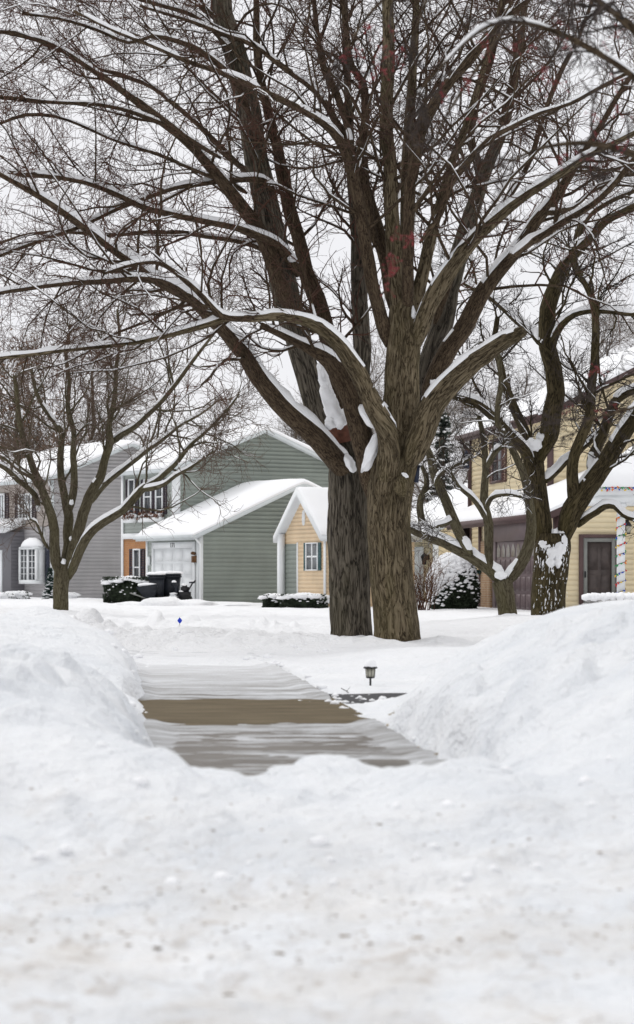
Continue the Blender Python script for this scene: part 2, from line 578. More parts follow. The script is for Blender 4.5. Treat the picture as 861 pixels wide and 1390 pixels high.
def crown(limbs, dens1=2.2, len1=1.9, per2=7, len2=.75, per3=5, len3=.34, up=.06, rmin=.0032, start=.22, curl=.16, r1=.42, out=None, r1max=.04, drop=None):
    """side branches, twigs and twiglets for a list of limbs (p, r)"""
    o, tn, ro, L = [], [], [], []
    for p, r in limbs:
        ln = np.linalg.norm(np.diff(p, axis=0), axis=1).sum()
        c = max(3, int(ln * dens1))
        q, qr, _ = resample(p, r, 60)
        t = rng.uniform(start, 1.0, c)
        t = np.append(t, [1.0, 1.0])
        i = np.minimum((t * 59).astype(int), 58)
        o.append(q[i]); tn.append(nrm(q[i + 1] - q[i])); ro.append(qr[i])
        L.append(len1 * (.5 + .75 * (1 - t) ** .6) * rng.uniform(.5, 1.3, len(t)) * min(1, .4 + ln / 5))
    o, tn, ro, L = map(np.concatenate, (o, tn, ro, L))
    b1 = grow(o, tn, ro, L, (28, 72), 8, curl, up, r1, rmin * 1.8, r1max, out)
    if drop is not None:          # no young shoots across the bare boles
        q = b1[0]
        hit = ((q[..., 0] > drop[0]) & (q[..., 0] < drop[1]) & (q[..., 2] < drop[2]) & (q[..., 1] < drop[3])).any(1)
        b1 = (b1[0][~hit], b1[1][~hit])
    b2 = sub_branch(*b1, per2, lambda t: len2 * (1.15 - .6 * t), (30, 70), 6, curl * 1.3, up, .12, 1, .5, rmin * 1.15)
    b3 = sub_branch(*b2, per3, lambda t: len3 * (1.1 - .5 * t), (30, 75), 4, curl * 1.6, up * .5, .1, 1, .55, rmin)
    return b1, b2, b3


# ---------------------------------------------------------------- terrain
def lane_c(y):
    return 1.0 - .0907 * y


def ground_h(x, y):
    x = np.asarray(x, float); y = np.asarray(y, float)
    d = x - lane_c(y)
    roll = .10 * (fbm(x / 5, y / 8, None, 3, 2) - .5)
    lump = .05 * (fbm(x * 1.1, y * .8, None, 4, 5) - .5)
    far = sst(14, 30, y)
    h = .045 + roll * far + lump
    # ploughed bank on the right of the walk
    e = d - .72 - .34 * sst(14.2, 16.6, y) + .16 * (fbm(y * 1.3, x * .5, None, 3, 8) - .5)
    bank = 1.0 * (1 - np.exp(-np.maximum(e, 0) / .85))
    bank *= .93 + .22 * (fbm(x * .9, y * .6, None, 3, 11) - .5)
    bank += .05 * (fbm(x * 3, y * 2.2, None, 3, 13) - .5) * sst(0, .4, e)
    wr = sst(7.7, 11.5, y) * (1 - sst(16.4, 18.7, y + .25 * np.sin(x * 2)))
    far_r = 1 - .45 * sst(5, 14, d)
    h = h + bank * wr * far_r
    # bank on the left
    e = -d - .72 + .24 * (fbm(y * 1.1, x * .5, None, 3, 21) - .5)
    bl = .68 * (1 - np.exp(-np.maximum(e, 0) / .52))
    bl *= .85 + .45 * (fbm(x * 1.0, y * .7, None, 3, 23) - .3)
    bl += .05 * (fbm(x * 3, y * 2.2, None, 3, 25) - .5) * sst(0, .4, e)
    wl = sst(7.7, 11.0, y) * (1 - .85 * sst(14.3, 17.0, y))
    h = h + bl * wl
    e2 = -d - .62
    h = h + .50 * (1 - np.exp(-np.maximum(e2, 0) / .45)) * sst(17.2, 19.5, y) * (1 - sst(23.0, 26.5, y)) * (1 - sst(1.6, 3.2, e2)) * (.7 + .6 * fbm(x * 1.4, y, None, 3, 31))
    # right of the walk beyond the drive: low slope up to the twin trunks
    e3 = d - .76
    sl = (1 - np.exp(-np.maximum(e3, 0) / .7)) * sst(20.8, 24.0, y) * (1 - sst(34, 44, y))
    h = h - .04 * sst(19.5, 20, y) * (1 - sst(21, 23, y)) * sst(.6, .9, d)
    h = h + sl * (.02 + .20 * np.exp(-((y - 24) / 4.0) ** 2) * sst(.3, 1.6, e3))
    h = h - .02 * sst(26, 32, y) * np.exp(-((x - .7) / 2.) ** 2)
    for bx, by, br, bh in ((.50, 33.9, .55, .03), (1.17, 32.95, .6, .03), (.9, 32.5, .3, .08), (1.6, 32.9, .35, .07), (-6.35, 55.8, .6, .12), (3.6, 42.8, .5, .12)):
        h = h + (bh * .6 + bh * 1.5 * (fbm(x * 4, y * 3, None, 3, 87) - .4)) * np.exp(-(((x - bx) / br) ** 2 + ((y - by) / (br * 1.2)) ** 2))
    h = h + .24 * np.exp(-(((x - 4.3) / 3.0) ** 2 + ((y - 42) / 6.0) ** 2))
    # windrow left by the plough across the end of the walk, then the packed road
    wind = (.15 + .13 * (fbm(x * 1.5, y * .8, None, 4, 41) - .5)) * np.exp(-((y - 9.3 - .25 * np.sin(x * .9)) / 1.15) ** 2)
    wind += .10 * (fbm(x * 3.3, y * 3.0, None, 4, 43) - .5) * sst(7.0, 8.4, y) * (1 - sst(10.2, 11.5, y))
    h = h + wind
    road = 1 - sst(6.6, 8.6, y)
    rt = -.03 + .035 * (fbm(x * .8, y * 3.0, None, 4, 45) - .5) + .04 * (fbm(x * 4, y * 5, None, 4, 47) - .5) + .02 * (fbm(x * 13, y * 13, None, 3, 48) - .5)
    h = h * (1 - road) + rt * road
    pl = sst(16.5, 12.0, y) * sst(6.4, 8.0, y) * sst(-.3, .5, np.abs(d) - .7 + sst(10.6, 9.6, y) * 2)
    pl = pl * (1 - .62 * sst(11.2, 9.6, y)) * .85
    h = h + pl * (.15 * np.abs(fbm(x * 1.7, y * 1.3, None, 4, 81) - .5) * 2 + .10 * sst(.5, .62, fbm(x * 2.6, y * 2.0, None, 3, 82)) * (.4 + fbm(x * 6, y * 5, None, 2, 88)) - .05 + .05 * (fbm(x * 5, y * 4.0, None, 4, 83) - .5) + .03 * (fbm(x * 11, y * 9, None, 3, 85) - .5) + .05 * sst(11.5, 9, y) * (fbm(x * 7, y * 5, None, 3, 86) - .5))
    # trodden street and tracks in the distance
    ridge = np.abs(fbm(x * .35, y * .8, None, 4, 51) - .5)
    h = h + .12 * sst(.14, .0, ridge) * sst(27, 33, y) * (1 - sst(60, 80, y)) * sst(1.5, -2, x)
    ch = fbm(x * 2.6, y * 2.0, None, 3, 57)
    h = h + .045 * sst(.55, .75, ch) * sst(29, 31, y + x * .25) * (1 - sst(35, 38, y + x * .25))
    h = h + .03 * (fbm(x * 1.5, y * 1.5, None, 3, 53) - .5) * sst(18, 25, y) + .012 * (fbm(x * 6, y * 5, None, 3, 55) - .5)
    # edge of the street on the left: a broken ridge of pushed-up snow, with wheel ruts before it
    yl = 35.5 + .35 * x + 1.2 * (fbm(x * .4, x * 0, None, 3, 93) - .5)
    ck = fbm(x * 1.4, y * .9, None, 4, 95)
    h = h + (.06 + .36 * sst(.42, .75, ck)) * np.exp(-((y - yl) / .9) ** 2) * sst(.2, -1.2, x)
    h = h + (.04 + .30 * sst(.45, .75, fbm(x * 1.6, y * 1.0, None, 4, 96))) * np.exp(-((y - yl - 9) / 1.2) ** 2) * sst(1.0, -1.2, x)
    h = h + .24 * (fbm(x * .55, y * .35, None, 4, 97) - .5) * sst(24, 32, y) * (1 - sst(56, 64, y))
    # cleared lane, cleared strip of driveway on both its sides
    ed = .26 * (fbm(y * 1.6, np.sign(d) * 3, None, 4, 61) - .5) - .05
    m = (1 - sst(.66, .86, np.abs(d) + ed)) * sst(9.9, 10.9, y + .3 * (fbm(x * 2, x * 0, None, 2, 63) - .5)) * (1 - sst(22.5, 26.5, y + 1.5 * (fbm(x * 2.2, y * .4, None, 3, 64) - .5)))
    h = h * (1 - m) - .06 * m
    a2 = sst(15.9, 16.8, y) * (1 - sst(18.6, 19.2, y)) * sst(.7, .8, d) * (1 - sst(1.0, 1.35, d))
    h = h * (1 - .9 * a2) - .012 * a2 + .02 * a2 * (fbm(x * 9, y * 6, None, 3, 99) - .35)
    a = sst(18.15, 18.35, y + .12 * np.sin(x * 9)) * (1 - sst(19.75, 19.95, y + .08 * np.sin(x * 7))) * sst(-.04, .12, x - .30 * (19 - y)) * (1 - sst(4, 7, x))
    h = h * (1 - a) - .05 * a
    return h


def near_axis():
    t = np.arange(-5.0, 5.0001, .0125)
    x = 2.0 * np.sinh(t)
    return x[(x > -150) & (x < 150)]


xs = near_axis()
ys = np.concatenate([np.arange(-40, 4.4, 2.2), np.exp(np.arange(np.log(4.4), np.log(40), .0058)), np.exp(np.arange(np.log(40), np.log(1200), .02))])
X, Y = np.meshgrid(xs, ys)
Z = ground_h(X, Y)
mb = MB()
ny, nx = X.shape
ii = np.arange(ny - 1)[:, None] * nx + np.arange(nx - 1)[None]
mb.add(np.stack([X, Y, Z], -1), np.stack([ii, ii + 1, ii + nx + 1, ii + nx], -1).reshape(-1, 4))
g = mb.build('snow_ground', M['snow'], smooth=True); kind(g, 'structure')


def GH(x, y):
    return float(ground_h(np.array([x]), np.array([y]))[0])


# sidewalk slab, drive crossing, asphalt drive
def lane_sheet(name, mat, y0, y1, d0, d1, z, thick=None):
    mb = MB()
    yy = np.linspace(y0, y1, 40)
    L = np.stack([lane_c(yy) + d0, yy, np.full(40, z)], -1); Rr = np.stack([lane_c(yy) + d1, yy, np.full(40, z)], -1)
    v = np.stack([L, Rr], 1).reshape(-1, 3)
    i = np.arange(39) * 2
    mb.add(v, np.stack([i, i + 1, i + 3, i + 2], -1))
    return kind(mb.build(name, mat), 'structure')


lane_sheet('sidewalk', M['wet_walk'], 8.6, 31, -.76, .76, 0.0)
lane_sheet('driveway', M['wet_drive'], 15.1, 19.1, -.98, .84, .004)
mb = MB(); mb.add([(.0, 18.1, -.012), (7, 18.1, -.012), (7, 20.1, -.012), (-.25, 20.1, -.012)], [[0, 1, 2, 3]])
kind(mb.build('asphalt_driveway', M['asphalt']), 'structure')

# slush left on the walk
mb = MB()
yy = np.exp(np.arange(np.log(10.0), np.log(30.5), .0022)); dd = np.linspace(-.80, .80, 70)
DD, YY = np.meshgrid(dd, yy); XX = lane_c(YY) + DD
st = fbm(XX * 1.1, YY * 3.4, None, 5, 71); st2 = fbm(XX * 5, YY * 9, None, 3, 73)
drive = sst(15.45, 15.85, YY + .5 * (fbm(XX * 2.4, YY * .5, None, 4, 79) - .5)) * (1 - sst(18.35, 18.75, YY + .45 * (fbm(XX * 2.6, YY * .5, None, 4, 75) - .5)))
h = .016 * (st - .42) + .014 * (st2 - .5) + .006 * sst(19, 25, YY) - .03 * drive + .004 * sst(18, 19, YY) + .008 * sst(14.6, 15.3, YY) - .002 * (1 - sst(14.6, 15.3, YY))
h += .004 * sst(20, 24, YY) + .03 * sst(.58, .76, np.abs(DD)) * (.3 + fbm(YY * 3, DD * 3, None, 3, 77)) * (1 - drive)
h += .03 * sst(11.6, 10.4, YY)
ny, nx = XX.shape
ii = np.arange(ny - 1)[:, None] * nx + np.arange(nx - 1)[None]
mb.add(np.stack([XX, YY, h], -1), np.stack([ii, ii + 1, ii + nx + 1, ii + nx], -1).reshape(-1, 4))
o = mb.build('slush', M['slush'], smooth=True); kind(o, 'stuff')
o['label'] = 'thin grey streaks of slush left on the shovelled walk'; o['category'] = 'slush'

# clods of soil and grass turned up along the right bank, clumps of snow, grit on the road
mb = MB()
for k in range(46):
    y = 11.8 + 5 * ((int(rng.integers(0, 9)) + .5) / 9) + rng.normal() * .09; d = .76 + .34 * float(sst(14.2, 16.6, np.array(y))) + rng.normal() * .03
    c = np.array([lane_c(y) + d, y, 0.03]); c[2] = GH(c[0], c[1]) + .002
    s = rng.uniform(.006, .017)
    mb.blob(c, (s * 1.5, s, s * .9), k, .6, 2)
o = mb.build('soil_clods', M['soil'], smooth=True); kind(o, 'stuff')
o['label'] = 'brown clods of soil and grass turned up along the walk edge'; o['category'] = 'soil'
mb = MB()
for k in range(520):
    r_ = rng.random()
    if r_ < .45:
        y = rng.uniform(10.5, 27); d = (.74 + rng.normal() * .11) * rng.choice([-1, 1])
    elif r_ < .62:
        y = rng.uniform(18.2, 19.7); d = rng.uniform(.5, 1.35)
    elif r_ < .8:
        y = rng.uniform(29, 37); d = rng.uniform(-4, 2)
    else:
        y = rng.uniform(7.2, 9.6); d = rng.uniform(-3, 3)
    x = lane_c(y) + d; s = (.006 + .03 * rng.random() ** 2.5) * (1.0 if y < 20 else 1.4)
    mb.blob((x, y, max(GH(x, y), -.02) + s * .2), (s * 1.25, s * 1.2, s * .8), k, .5, 1)
o = mb.build('snow_clumps', M['snowcap'], smooth=True); kind(o, 'stuff')
o['label'] = 'loose clumps of snow crumbled from the ploughed banks'; o['category'] = 'snow clumps'
mb = MB()
for k in range(620):
    y = rng.choice([6.3, 6.75, 7.2, 7.9], p=[.3, .3, .25, .15]) + rng.normal() * .22; x = rng.uniform(-1.6, 1.6)
    if k % 5 == 0: y = rng.uniform(5, 9.3)
    s = rng.uniform(.0012, .005) * (1.9 if rng.random() < .07 else 1)
    mb.blob((x, y, GH(x, y) + s * .1), (s * 2.2, s * 1.4, s * .55), k, .7, 1)
o = mb.build('road_grit', M['grit'], smooth=True); kind(o, 'stuff')
o['label'] = 'tan grit and dirty crumbs on the packed road snow'; o['category'] = 'grit'


# ---------------------------------------------------------------- TREES
def limb_obj(root, pr, mat, k=14, rough=.008, seed=0, name='limb'):
    mb = MB(); add_tubes(mb, pr[0][None], pr[1][None], k, rough, seed)
    return mb.build(name, mat, root, smooth=True, attr=True)


def build_crown(root, b, mat1, mat2, snow, snow_depth=(.025, .012, 0), cover=(.62, .4), k1=6, seed=0):
    mb = MB(); add_tubes(mb, *b[0], k1)
    mb.build('side_branches', mat1, root, smooth=True, attr=True)['kind'] = 'stuff'
    mb = MB(); add_tubes(mb, *b[1], 4); add_tubes(mb, *b[2], 3)
    mb.build('twigs', mat2, root)['kind'] = 'stuff'
    if snow_depth[0]:
        add_snow(snow, *b[0], snow_depth[0], seed, cover[0])
    if snow_depth[1]:
        add_snow(snow, *b[1], snow_depth[1], seed + 1, cover[1], freq=4)


def trunk_poly(spec, D, step=.05):
    return trace(spec, D, 0, 0, step, .006)


# ---- front twin trunk (right one, taller in view)
DF = 33.0
DB = 34.0
# front maple
T2 = [(540, 900, 34), (540, 880, 34.5), (539, 872, 32.2), (538, 860, 30.5), (536, 835, 29.5), (533, 790, 29), (530, 740, 29), (528, 700, 29.5), (530, 665, 31), (538, 625, 31), (543, 585, 28), (546, 540, 24.5), (547, 495, 23), (548, 455, 23), (548, 428, 21), (548, 402, 17), (548, 380, 12), (549, 362, 6)]
tb = P(537, 880, DF)
front = thing('maple_tree', 'large bare maple with snowy limbs, the right one of the twin trunks', 'tree', tb)
tr = trunk_poly(T2, DF)
limb_obj(front, tr, M['bark_big'], 72, .02, 3, 'trunk')
FL = [
    # leaders
    ([(545, 440, 13), (538, 380, 13), (533, 330, 12), (529, 240, 11.5), (526, 150, 11), (526, 60, 10.5), (524, -60, 9), (520, -160, 7)], -.1, -.6),
    ([(551, 440, 12), (552, 380, 11), (551, 320, 10), (552, 240, 9.5), (556, 150, 9), (562, 60, 8), (566, -60, 7), (575, -150, 5)], .1, .4),
    ([(556, 450, 12), (566, 405, 11), (577, 360, 10), (588, 310, 9.5), (600, 270, 9), (612, 225, 8), (630, 180, 7.5), (655, 100, 6), (672, 40, 5), (690, -40, 4)], 0, 1.2),
    ([(552, 430, 10), (553, 330, 10), (558, 240, 10), (572, 180, 10), (590, 140, 9.5), (612, 110, 9), (640, 80, 8), (668, 42, 7.5), (705, 10, 7), (745, -30, 6)], -.6, -1.6),
    # f: right, snowy, starts with a knuckle
    ([(560, 480, 15), (572, 445, 13), (585, 415, 12.5), (600, 385, 13), (620, 352, 12), (650, 318, 11), (680, 290, 10), (718, 262, 9), (760, 235, 8), (810, 205, 7), (861, 180, 6), (930, 150, 4)], -.3, -1.8),
    # cut low limb on the right
    ([(552, 640, 16), (566, 605, 18), (578, 572, 18), (592, 545, 17), (610, 523, 16), (635, 500, 14.5), (660, 482, 13), (688, 463, 12), (711, 449, 9.5)], -.3, -1.3),
    # brown arched limb on the left which carries the low sweeping branches
    ([(530, 690, 17), (529, 650, 17), (528, 610, 16), (521, 580, 15), (508, 553, 14), (496, 528, 13), (483, 502, 13), (466, 474, 12), (445, 452, 11), (420, 437, 10), (395, 430, 9.5), (370, 428, 9), (340, 431, 8.5), (310, 431, 8), (282, 440, 7.5), (250, 450, 7), (200, 462, 6), (150, 468, 5.5), (100, 474, 5), (50, 480, 4.5), (0, 486, 4), (-60, 492, 3)], -.4, -2.6),
    ([(345, 431, 7), (320, 432, 7), (300, 428, 7), (284, 412, 6.5), (270, 397, 6), (252, 381, 6), (236, 368, 5.5), (218, 358, 5), (200, 356, 4), (170, 362, 3.5), (140, 372, 2.5)], -1.5, -2.2),
    # dark stub limb left of it
    ([(508, 690, 14), (501, 640, 15), (494, 605, 15), (486, 570, 15), (477, 540, 14), (465, 512, 14), (449, 490, 13), (428, 477, 11), (405, 464, 9), (380, 452, 8), (355, 441, 7)], .25, -.6),
    # left leaders
    ([(538, 430, 13), (530, 385, 12), (520, 340, 11), (510, 300, 11), (498, 262, 10.5), (485, 228, 10), (470, 188, 9), (455, 165, 8), (438, 135, 7.5), (415, 112, 7), (385, 92, 6), (345, 62, 5.5), (300, 45, 5), (250, 25, 4), (190, 8, 3)], .2, 1.2),
    ([(528, 470, 12), (516, 430, 11), (507, 395, 11), (500, 350, 11), (492, 300, 10.5), (482, 250, 10), (468, 205, 9), (450, 178, 8), (425, 158, 7.5), (395, 142, 7), (360, 125, 6.5), (325, 108, 6), (290, 95, 5.5), (250, 82, 5), (205, 62, 4), (150, 40, 3), (100, 15, 2.5)], -.2, -2.0),
    ([(510, 335, 8), (497, 260, 9), (492, 200, 8.5), (497, 150, 8), (493, 110, 7), (478, 90, 7), (468, 30, 6), (455, -60, 5)], .3, 1.0),
    ([(478, 200, 7), (462, 140, 6.5), (440, 90, 6), (430, 40, 5.5), (422, -50, 4)], .5, 1.2),
    # mid right branch crossing
    ([(570, 330, 6), (598, 290, 6), (612, 250, 6), (640, 215, 6), (665, 190, 6), (695, 172, 5.5), (735, 152, 5), (775, 140, 4.5), (815, 118, 4), (861, 95, 3.5), (920, 75, 3)], -1, -3),
]
flimbs = []
fs = MB()
slim = lambda q: [(x_, y_, w_ * (.70 + .30 * min(1, max(0, (w_ - 8) / 6)))) for x_, y_, w_ in q]
for i, (s, a, b) in enumerate(FL):
    s = slim(s)
    pr = trace(s, DF, a, b)
    flimbs.append(pr)
    limb_obj(front, pr, M['bark_big'] if i in (0, 1, 2, 4, 5, 6) else M['bark_limb'], 16, .007, i + 11)
    add_snow(fs, pr[0][None], pr[1][None], .04 if i in (4, 5, 6, 7, 8, 10) else .024, i, {5: .98, 6: .95, 4: .8, 7: .9}.get(i, .56), freq=1.9)
FS2 = [flimbs[i] for i in range(len(flimbs)) if i != 5]
bf = crown(FS2, 2.3, 2.4, 9, .95, 6, .42, up=.045, start=.24, out=(0, -.1, .15), curl=.17, rmin=.0031, r1=.37, r1max=.027, drop=(.2, 1.95, 4.3, 40))
build_crown(front, bf, M['bark_limb'], M['twig'], fs, (.014, .004), (.5, .14), seed=5)
# drifts of snow caught in the forks
for (px, py, D, rx, rz, tilt) in [(505, 612, 32.72, 8, 31, .42), (499, 565, 32.7, 7, 20, -.55), (522, 552, 32.66, 4, 6, 0), (594, 524, 32.62, 11, 8, .7), (574, 560, 32.66, 3.5, 28, .1), (561, 424, 32.85, 3, 9, 0), (597, 376, 32.5, 7, 4, .5), (550, 645, 32.42, 5, 2.6, .6), (487, 509, 32.6, 4, 4, 0), (368, 248, 33.7, 5, 4, 0), (397, 351, 33.75, 6, 5, 0)]:
    c = P(px, py, D); k = D / F
    m2 = MB(); m2.blob((0, 0, 0), (rx * k, .10, rz * k), int(px), .45, 3)
    v = m2.v[0]; ca, sa = math.cos(tilt), math.sin(tilt)
    v = np.stack([v[:, 0] * ca + v[:, 2] * sa, v[:, 1], -v[:, 0] * sa + v[:, 2] * ca], -1) + c
    fs.add(v, m2.f[0])
fs.build('snow', M['snowcap'], front, smooth=True)['kind'] = 'stuff'
# knot on the trunk
mb = MB(); mb.blob(P(545, 660, DF - .28), (.115, .16, .16), 4, .25, 3)
mb.attr[0] = mb.v[0] - mb.v[0].mean(0)
o = mb.build('burl', M['bark_big'], front, smooth=True, attr=True)

# ---- rear maple (left trunk of the pair)
T1 = [(476, 890, 33), (476.5, 873, 30), (477, 855, 28), (476, 820, 27.5), (475, 760, 27), (474, 700, 27), (473, 660, 26), (470, 625, 24), (466, 600, 21), (463, 580, 18)]
tb = P(477, 874, DB)
rear = thing('maple_tree', 'large bare maple with rough grey bark, the left one of the twin trunks', 'tree', tb)
limb_obj(rear, trunk_poly(T1, DB), M['bark_grey'], 72, .028, 9, 'trunk')
RL = [
    # thick left stem
    ([(468, 660, 22), (456, 620, 20), (446, 590, 18), (435, 560, 17), (425, 530, 17), (415, 495, 17), (405, 460, 18), (396, 425, 19), (386, 385, 19), (378, 350, 17), (368, 305, 17), (358, 260, 17), (347, 205, 16), (337, 150, 16), (325, 95, 16), (312, 50, 15), (300, 0, 14), (288, -70, 12)], .1, .3),
    # twin of it running closer to the middle
    ([(480, 640, 15), (470, 590, 14), (463, 550, 13), (455, 500, 13), (443, 450, 13), (430, 405, 13), (415, 370, 12), (405, 330, 11), (395, 290, 11), (384, 240, 10), (375, 190, 9), (362, 140, 8), (352, 90, 7), (348, 20, 6), (345, -60, 5)], .6, 1.6),
    # big limb sweeping to upper left
    ([(398, 430, 12), (380, 385, 12), (366, 345, 12), (350, 310, 11.5), (332, 285, 11), (310, 258, 10.5), (285, 225, 10), (255, 192, 9), (222, 165, 8.5), (190, 140, 8), (150, 112, 7), (115, 88, 6.5), (85, 68, 6), (45, 52, 5.5), (0, 42, 5), (-60, 30, 4)], -.2, -1.5),
    # low limb with the long snow line, K1
    ([(482, 660, 15), (465, 635, 15), (440, 606, 15), (415, 580, 15), (390, 556, 14), (368, 532, 13.5), (350, 508, 13), (333, 485, 12.5), (318, 466, 12), (300, 444, 11.5), (282, 426, 11), (262, 408, 10), (240, 395, 9.5), (215, 381, 9), (190, 363, 8.5), (165, 348, 8), (140, 330, 7.5), (115, 310, 7), (85, 288, 6.5), (55, 268, 6), (25, 250, 6), (0, 236, 5.5), (-60, 200, 4)], -.6, -3.2),
    ([(262, 408, 8), (240, 392, 8), (218, 383, 7.5), (190, 379, 7), (165, 380, 6.5), (135, 383, 6), (100, 384, 5.5), (60, 388, 5), (30, 393, 5), (0, 398, 4.5), (-60, 410, 3)], -2.0, -3.0),
    # M1 / M2 / M3
    ([(375, 262, 8), (362, 248, 8), (345, 243, 7.5), (315, 244, 7), (280, 248, 6.5), (240, 254, 6), (205, 266, 6), (165, 281, 5.5), (130, 297, 5), (100, 310, 5), (50, 328, 4.5), (0, 346, 4), (-50, 365, 3)], -.1, -2.0),
    ([(405, 375, 10), (394, 352, 10), (374, 332, 9), (350, 320, 8.5), (320, 309, 8), (285, 301, 7.5), (250, 294, 7), (205, 284, 6.5), (175, 272, 6), (150, 260, 6), (115, 248, 5.5), (80, 241, 5), (40, 237, 5), (0, 235, 4.5), (-50, 238, 3)], -.3, -2.4),
    ([(380, 350, 8), (362, 340, 7.5), (340, 331, 7), (310, 324, 6), (280, 320, 6), (245, 316, 5.5), (210, 315, 5), (175, 317, 4.5), (145, 320, 4), (90, 315, 3.5), (40, 318, 3), (0, 330, 2.5)], .3, .8),
    # thinner ones
    ([(352, 240, 6), (325, 225, 5.5), (300, 200, 5.5), (270, 170, 5), (240, 145, 5), (210, 120, 5), (180, 108, 4.5), (150, 98, 4), (110, 85, 3.5), (60, 60, 3)], .6, 1.8),
    ([(335, 262, 5), (310, 246, 4.5), (280, 236, 4.5), (245, 222, 4), (215, 210, 4), (180, 198, 4), (150, 188, 3.5), (110, 170, 3.5), (75, 158, 3), (35, 156, 3), (0, 168, 2.5)], -.5, -2),
    ([(300, 215, 5), (260, 190, 5), (220, 168, 5), (175, 150, 4.5), (135, 142, 4.5), (95, 140, 4), (60, 138, 4), (0, 132, 3.5), (-40, 130, 3)], -.8, -2.4),
    ([(340, 160, 7), (322, 115, 7), (300, 90, 6.5), (270, 68, 6), (240, 55, 5.5), (205, 48, 5), (175, 58, 4.5), (130, 40, 4), (80, 25, 3.5), (30, 18, 3)], -.4, -1.6),
    ([(315, 70, 7), (290, 40, 6.5), (262, 20, 6), (225, 8, 5.5), (190, -2, 5), (150, -20, 4)], .2, .8),
    # centre leader seen between, and the pale stem leaning right
    ([(485, 620, 14), (487, 560, 13), (489, 500, 13), (490, 440, 12.5), (488, 380, 12), (486, 330, 11), (482, 280, 10), (478, 230, 9), (474, 160, 8), (470, 80, 7), (468, 0, 6)], 1.0, 1.8),
    ([(545, 640, 16), (566, 560, 16), (580, 510, 15), (590, 475, 14.5), (602, 425, 14), (614, 380, 13.5), (628, 330, 13), (642, 285, 12), (660, 235, 11), (678, 185, 10), (690, 140, 9.5), (700, 85, 9), (707, 40, 8), (714, -20, 7), (720, -100, 6)], 1.3, 2.4),
    ([(578, 560, 14), (592, 515, 14), (612, 472, 13), (632, 438, 13), (652, 402, 12.5), (672, 375, 12), (692, 350, 11.5), (712, 325, 11), (735, 290, 10), (758, 262, 9.5), (785, 215, 8.5), (808, 180, 7.5), (835, 135, 6.5), (861, 95, 6), (900, 40, 5)], .8, .2),
    ([(690, 352, 9), (705, 340, 8.5), (722, 328, 8.5), (742, 317, 8), (765, 302, 7.5), (790, 287, 7), (815, 268, 7), (838, 245, 6.5), (861, 215, 6), (910, 170, 5)], .4, -.8),
    ([(655, 262, 7), (650, 220, 7), (640, 180, 6.5), (650, 130, 6), (668, 80, 5.5), (680, 20, 5), (690, -60, 4)], 2.2, 3.2),
    ([(742, 290, 6), (778, 280, 5.5), (800, 262, 5), (825, 250, 5), (850, 235, 4.5), (890, 215, 4)], .5, 1.5),
    ([(590, 440, 7), (610, 385, 7), (628, 345, 7), (655, 305, 6.5), (690, 268, 6), (720, 215, 5.5), (735, 165, 5), (760, 100, 4.5), (790, 40, 4), (815, -30, 3.5)], 1.0, 3.0),
]
rs = MB(); rl = []
for i, (s, a, b) in enumerate(RL):
    s = slim(s)
    pr = trace(s, DB, a, b); rl.append(pr)
    limb_obj(rear, pr, M['bark_grey'] if i in (0, 13, 14) else M['bark_limb'], 16, .009, i + 41)
    add_snow(rs, pr[0][None], pr[1][None], {3: .075}.get(i, .036 if i in (4, 5, 6, 15, 16) else .024), i + 30, {3: .98, 4: .92, 5: .9, 6: .95, 15: .85, 16: .9, 2: .55}.get(i, .58), freq=1.9)
br = crown(rl, 2.3, 2.4, 9, .95, 6, .42, up=.02, start=.24, out=(0, -.1, .1), curl=.17, rmin=.0031, r1=.37, r1max=.027, drop=(.2, 1.95, 4.3, 40))
build_crown(rear, br, M['bark_limb'], M['twig_red'], rs, (.014, .004), (.5, .14), seed=9)
for (px, py, D, rx, rz, tilt) in [(439, 512, 33.5, 6, 20, -.3), (444, 528, 33.45, 8, 24, -.3), (448, 544, 33.4, 10, 25, -.27), (453, 559, 33.36, 12, 22, -.2), (449, 573, 33.36, 8, 9, 0), (461, 573, 33.36, 9, 10, -.2), (475, 630, 33.5, 6, 14, -.35)]:
    c = P(px, py, D); k = D / F
    m2 = MB(); m2.blob((0, 0, 0), (rx * k, .12, rz * k), int(px), .45, 3)
    v = m2.v[0]; ca, sa = math.cos(tilt), math.sin(tilt)
    v = np.stack([v[:, 0] * ca + v[:, 2] * sa, v[:, 1], -v[:, 0] * sa + v[:, 2] * ca], -1) + c
    rs.add(v, m2.f[0])
rs.build('snow', M['snowcap'], rear, smooth=True)['kind'] = 'stuff'
# broken-off stem with red raw wood
mb = MB(); mb.tube([P(464, 600, DB - .12), P(461, 586, DB - .14), P(459, 577, DB - .15)], [.2, .19, .165], 18)
mb.build('broken_stub', M['wood_stub'], rear, smooth=False)


# ---- generic traced smaller trees
def traced_tree(name, label, D, trunk, limbs, bark, twig, kw, snowd, kt=28, rough=.012, sdepth=(.02, .01), cov=(.6, .4), tstep=.06):
    base = P(trunk[0][0], trunk[1][1], D)
    t = thing(name, label, 'tree', base)
    limb_obj(t, trace(trunk, D, 0, 0, tstep, .006), bark, kt, rough, 5, 'trunk')
    sn = MB(); L = []
    for i, (s, a, b) in enumerate(limbs):
        pr = trace(s, D, a, b, .12)
        L.append(pr)
        limb_obj(t, pr, bark, 12, .006, i + 3)
        add_snow(sn, pr[0][None], pr[1][None], snowd, i + 60, .85, freq=1.2)
    if kw is not None:
        b = crown(L, **kw)
        build_crown(t, b, bark, twig, sn, sdepth, cov, 5, 3)
    return t, sn, L


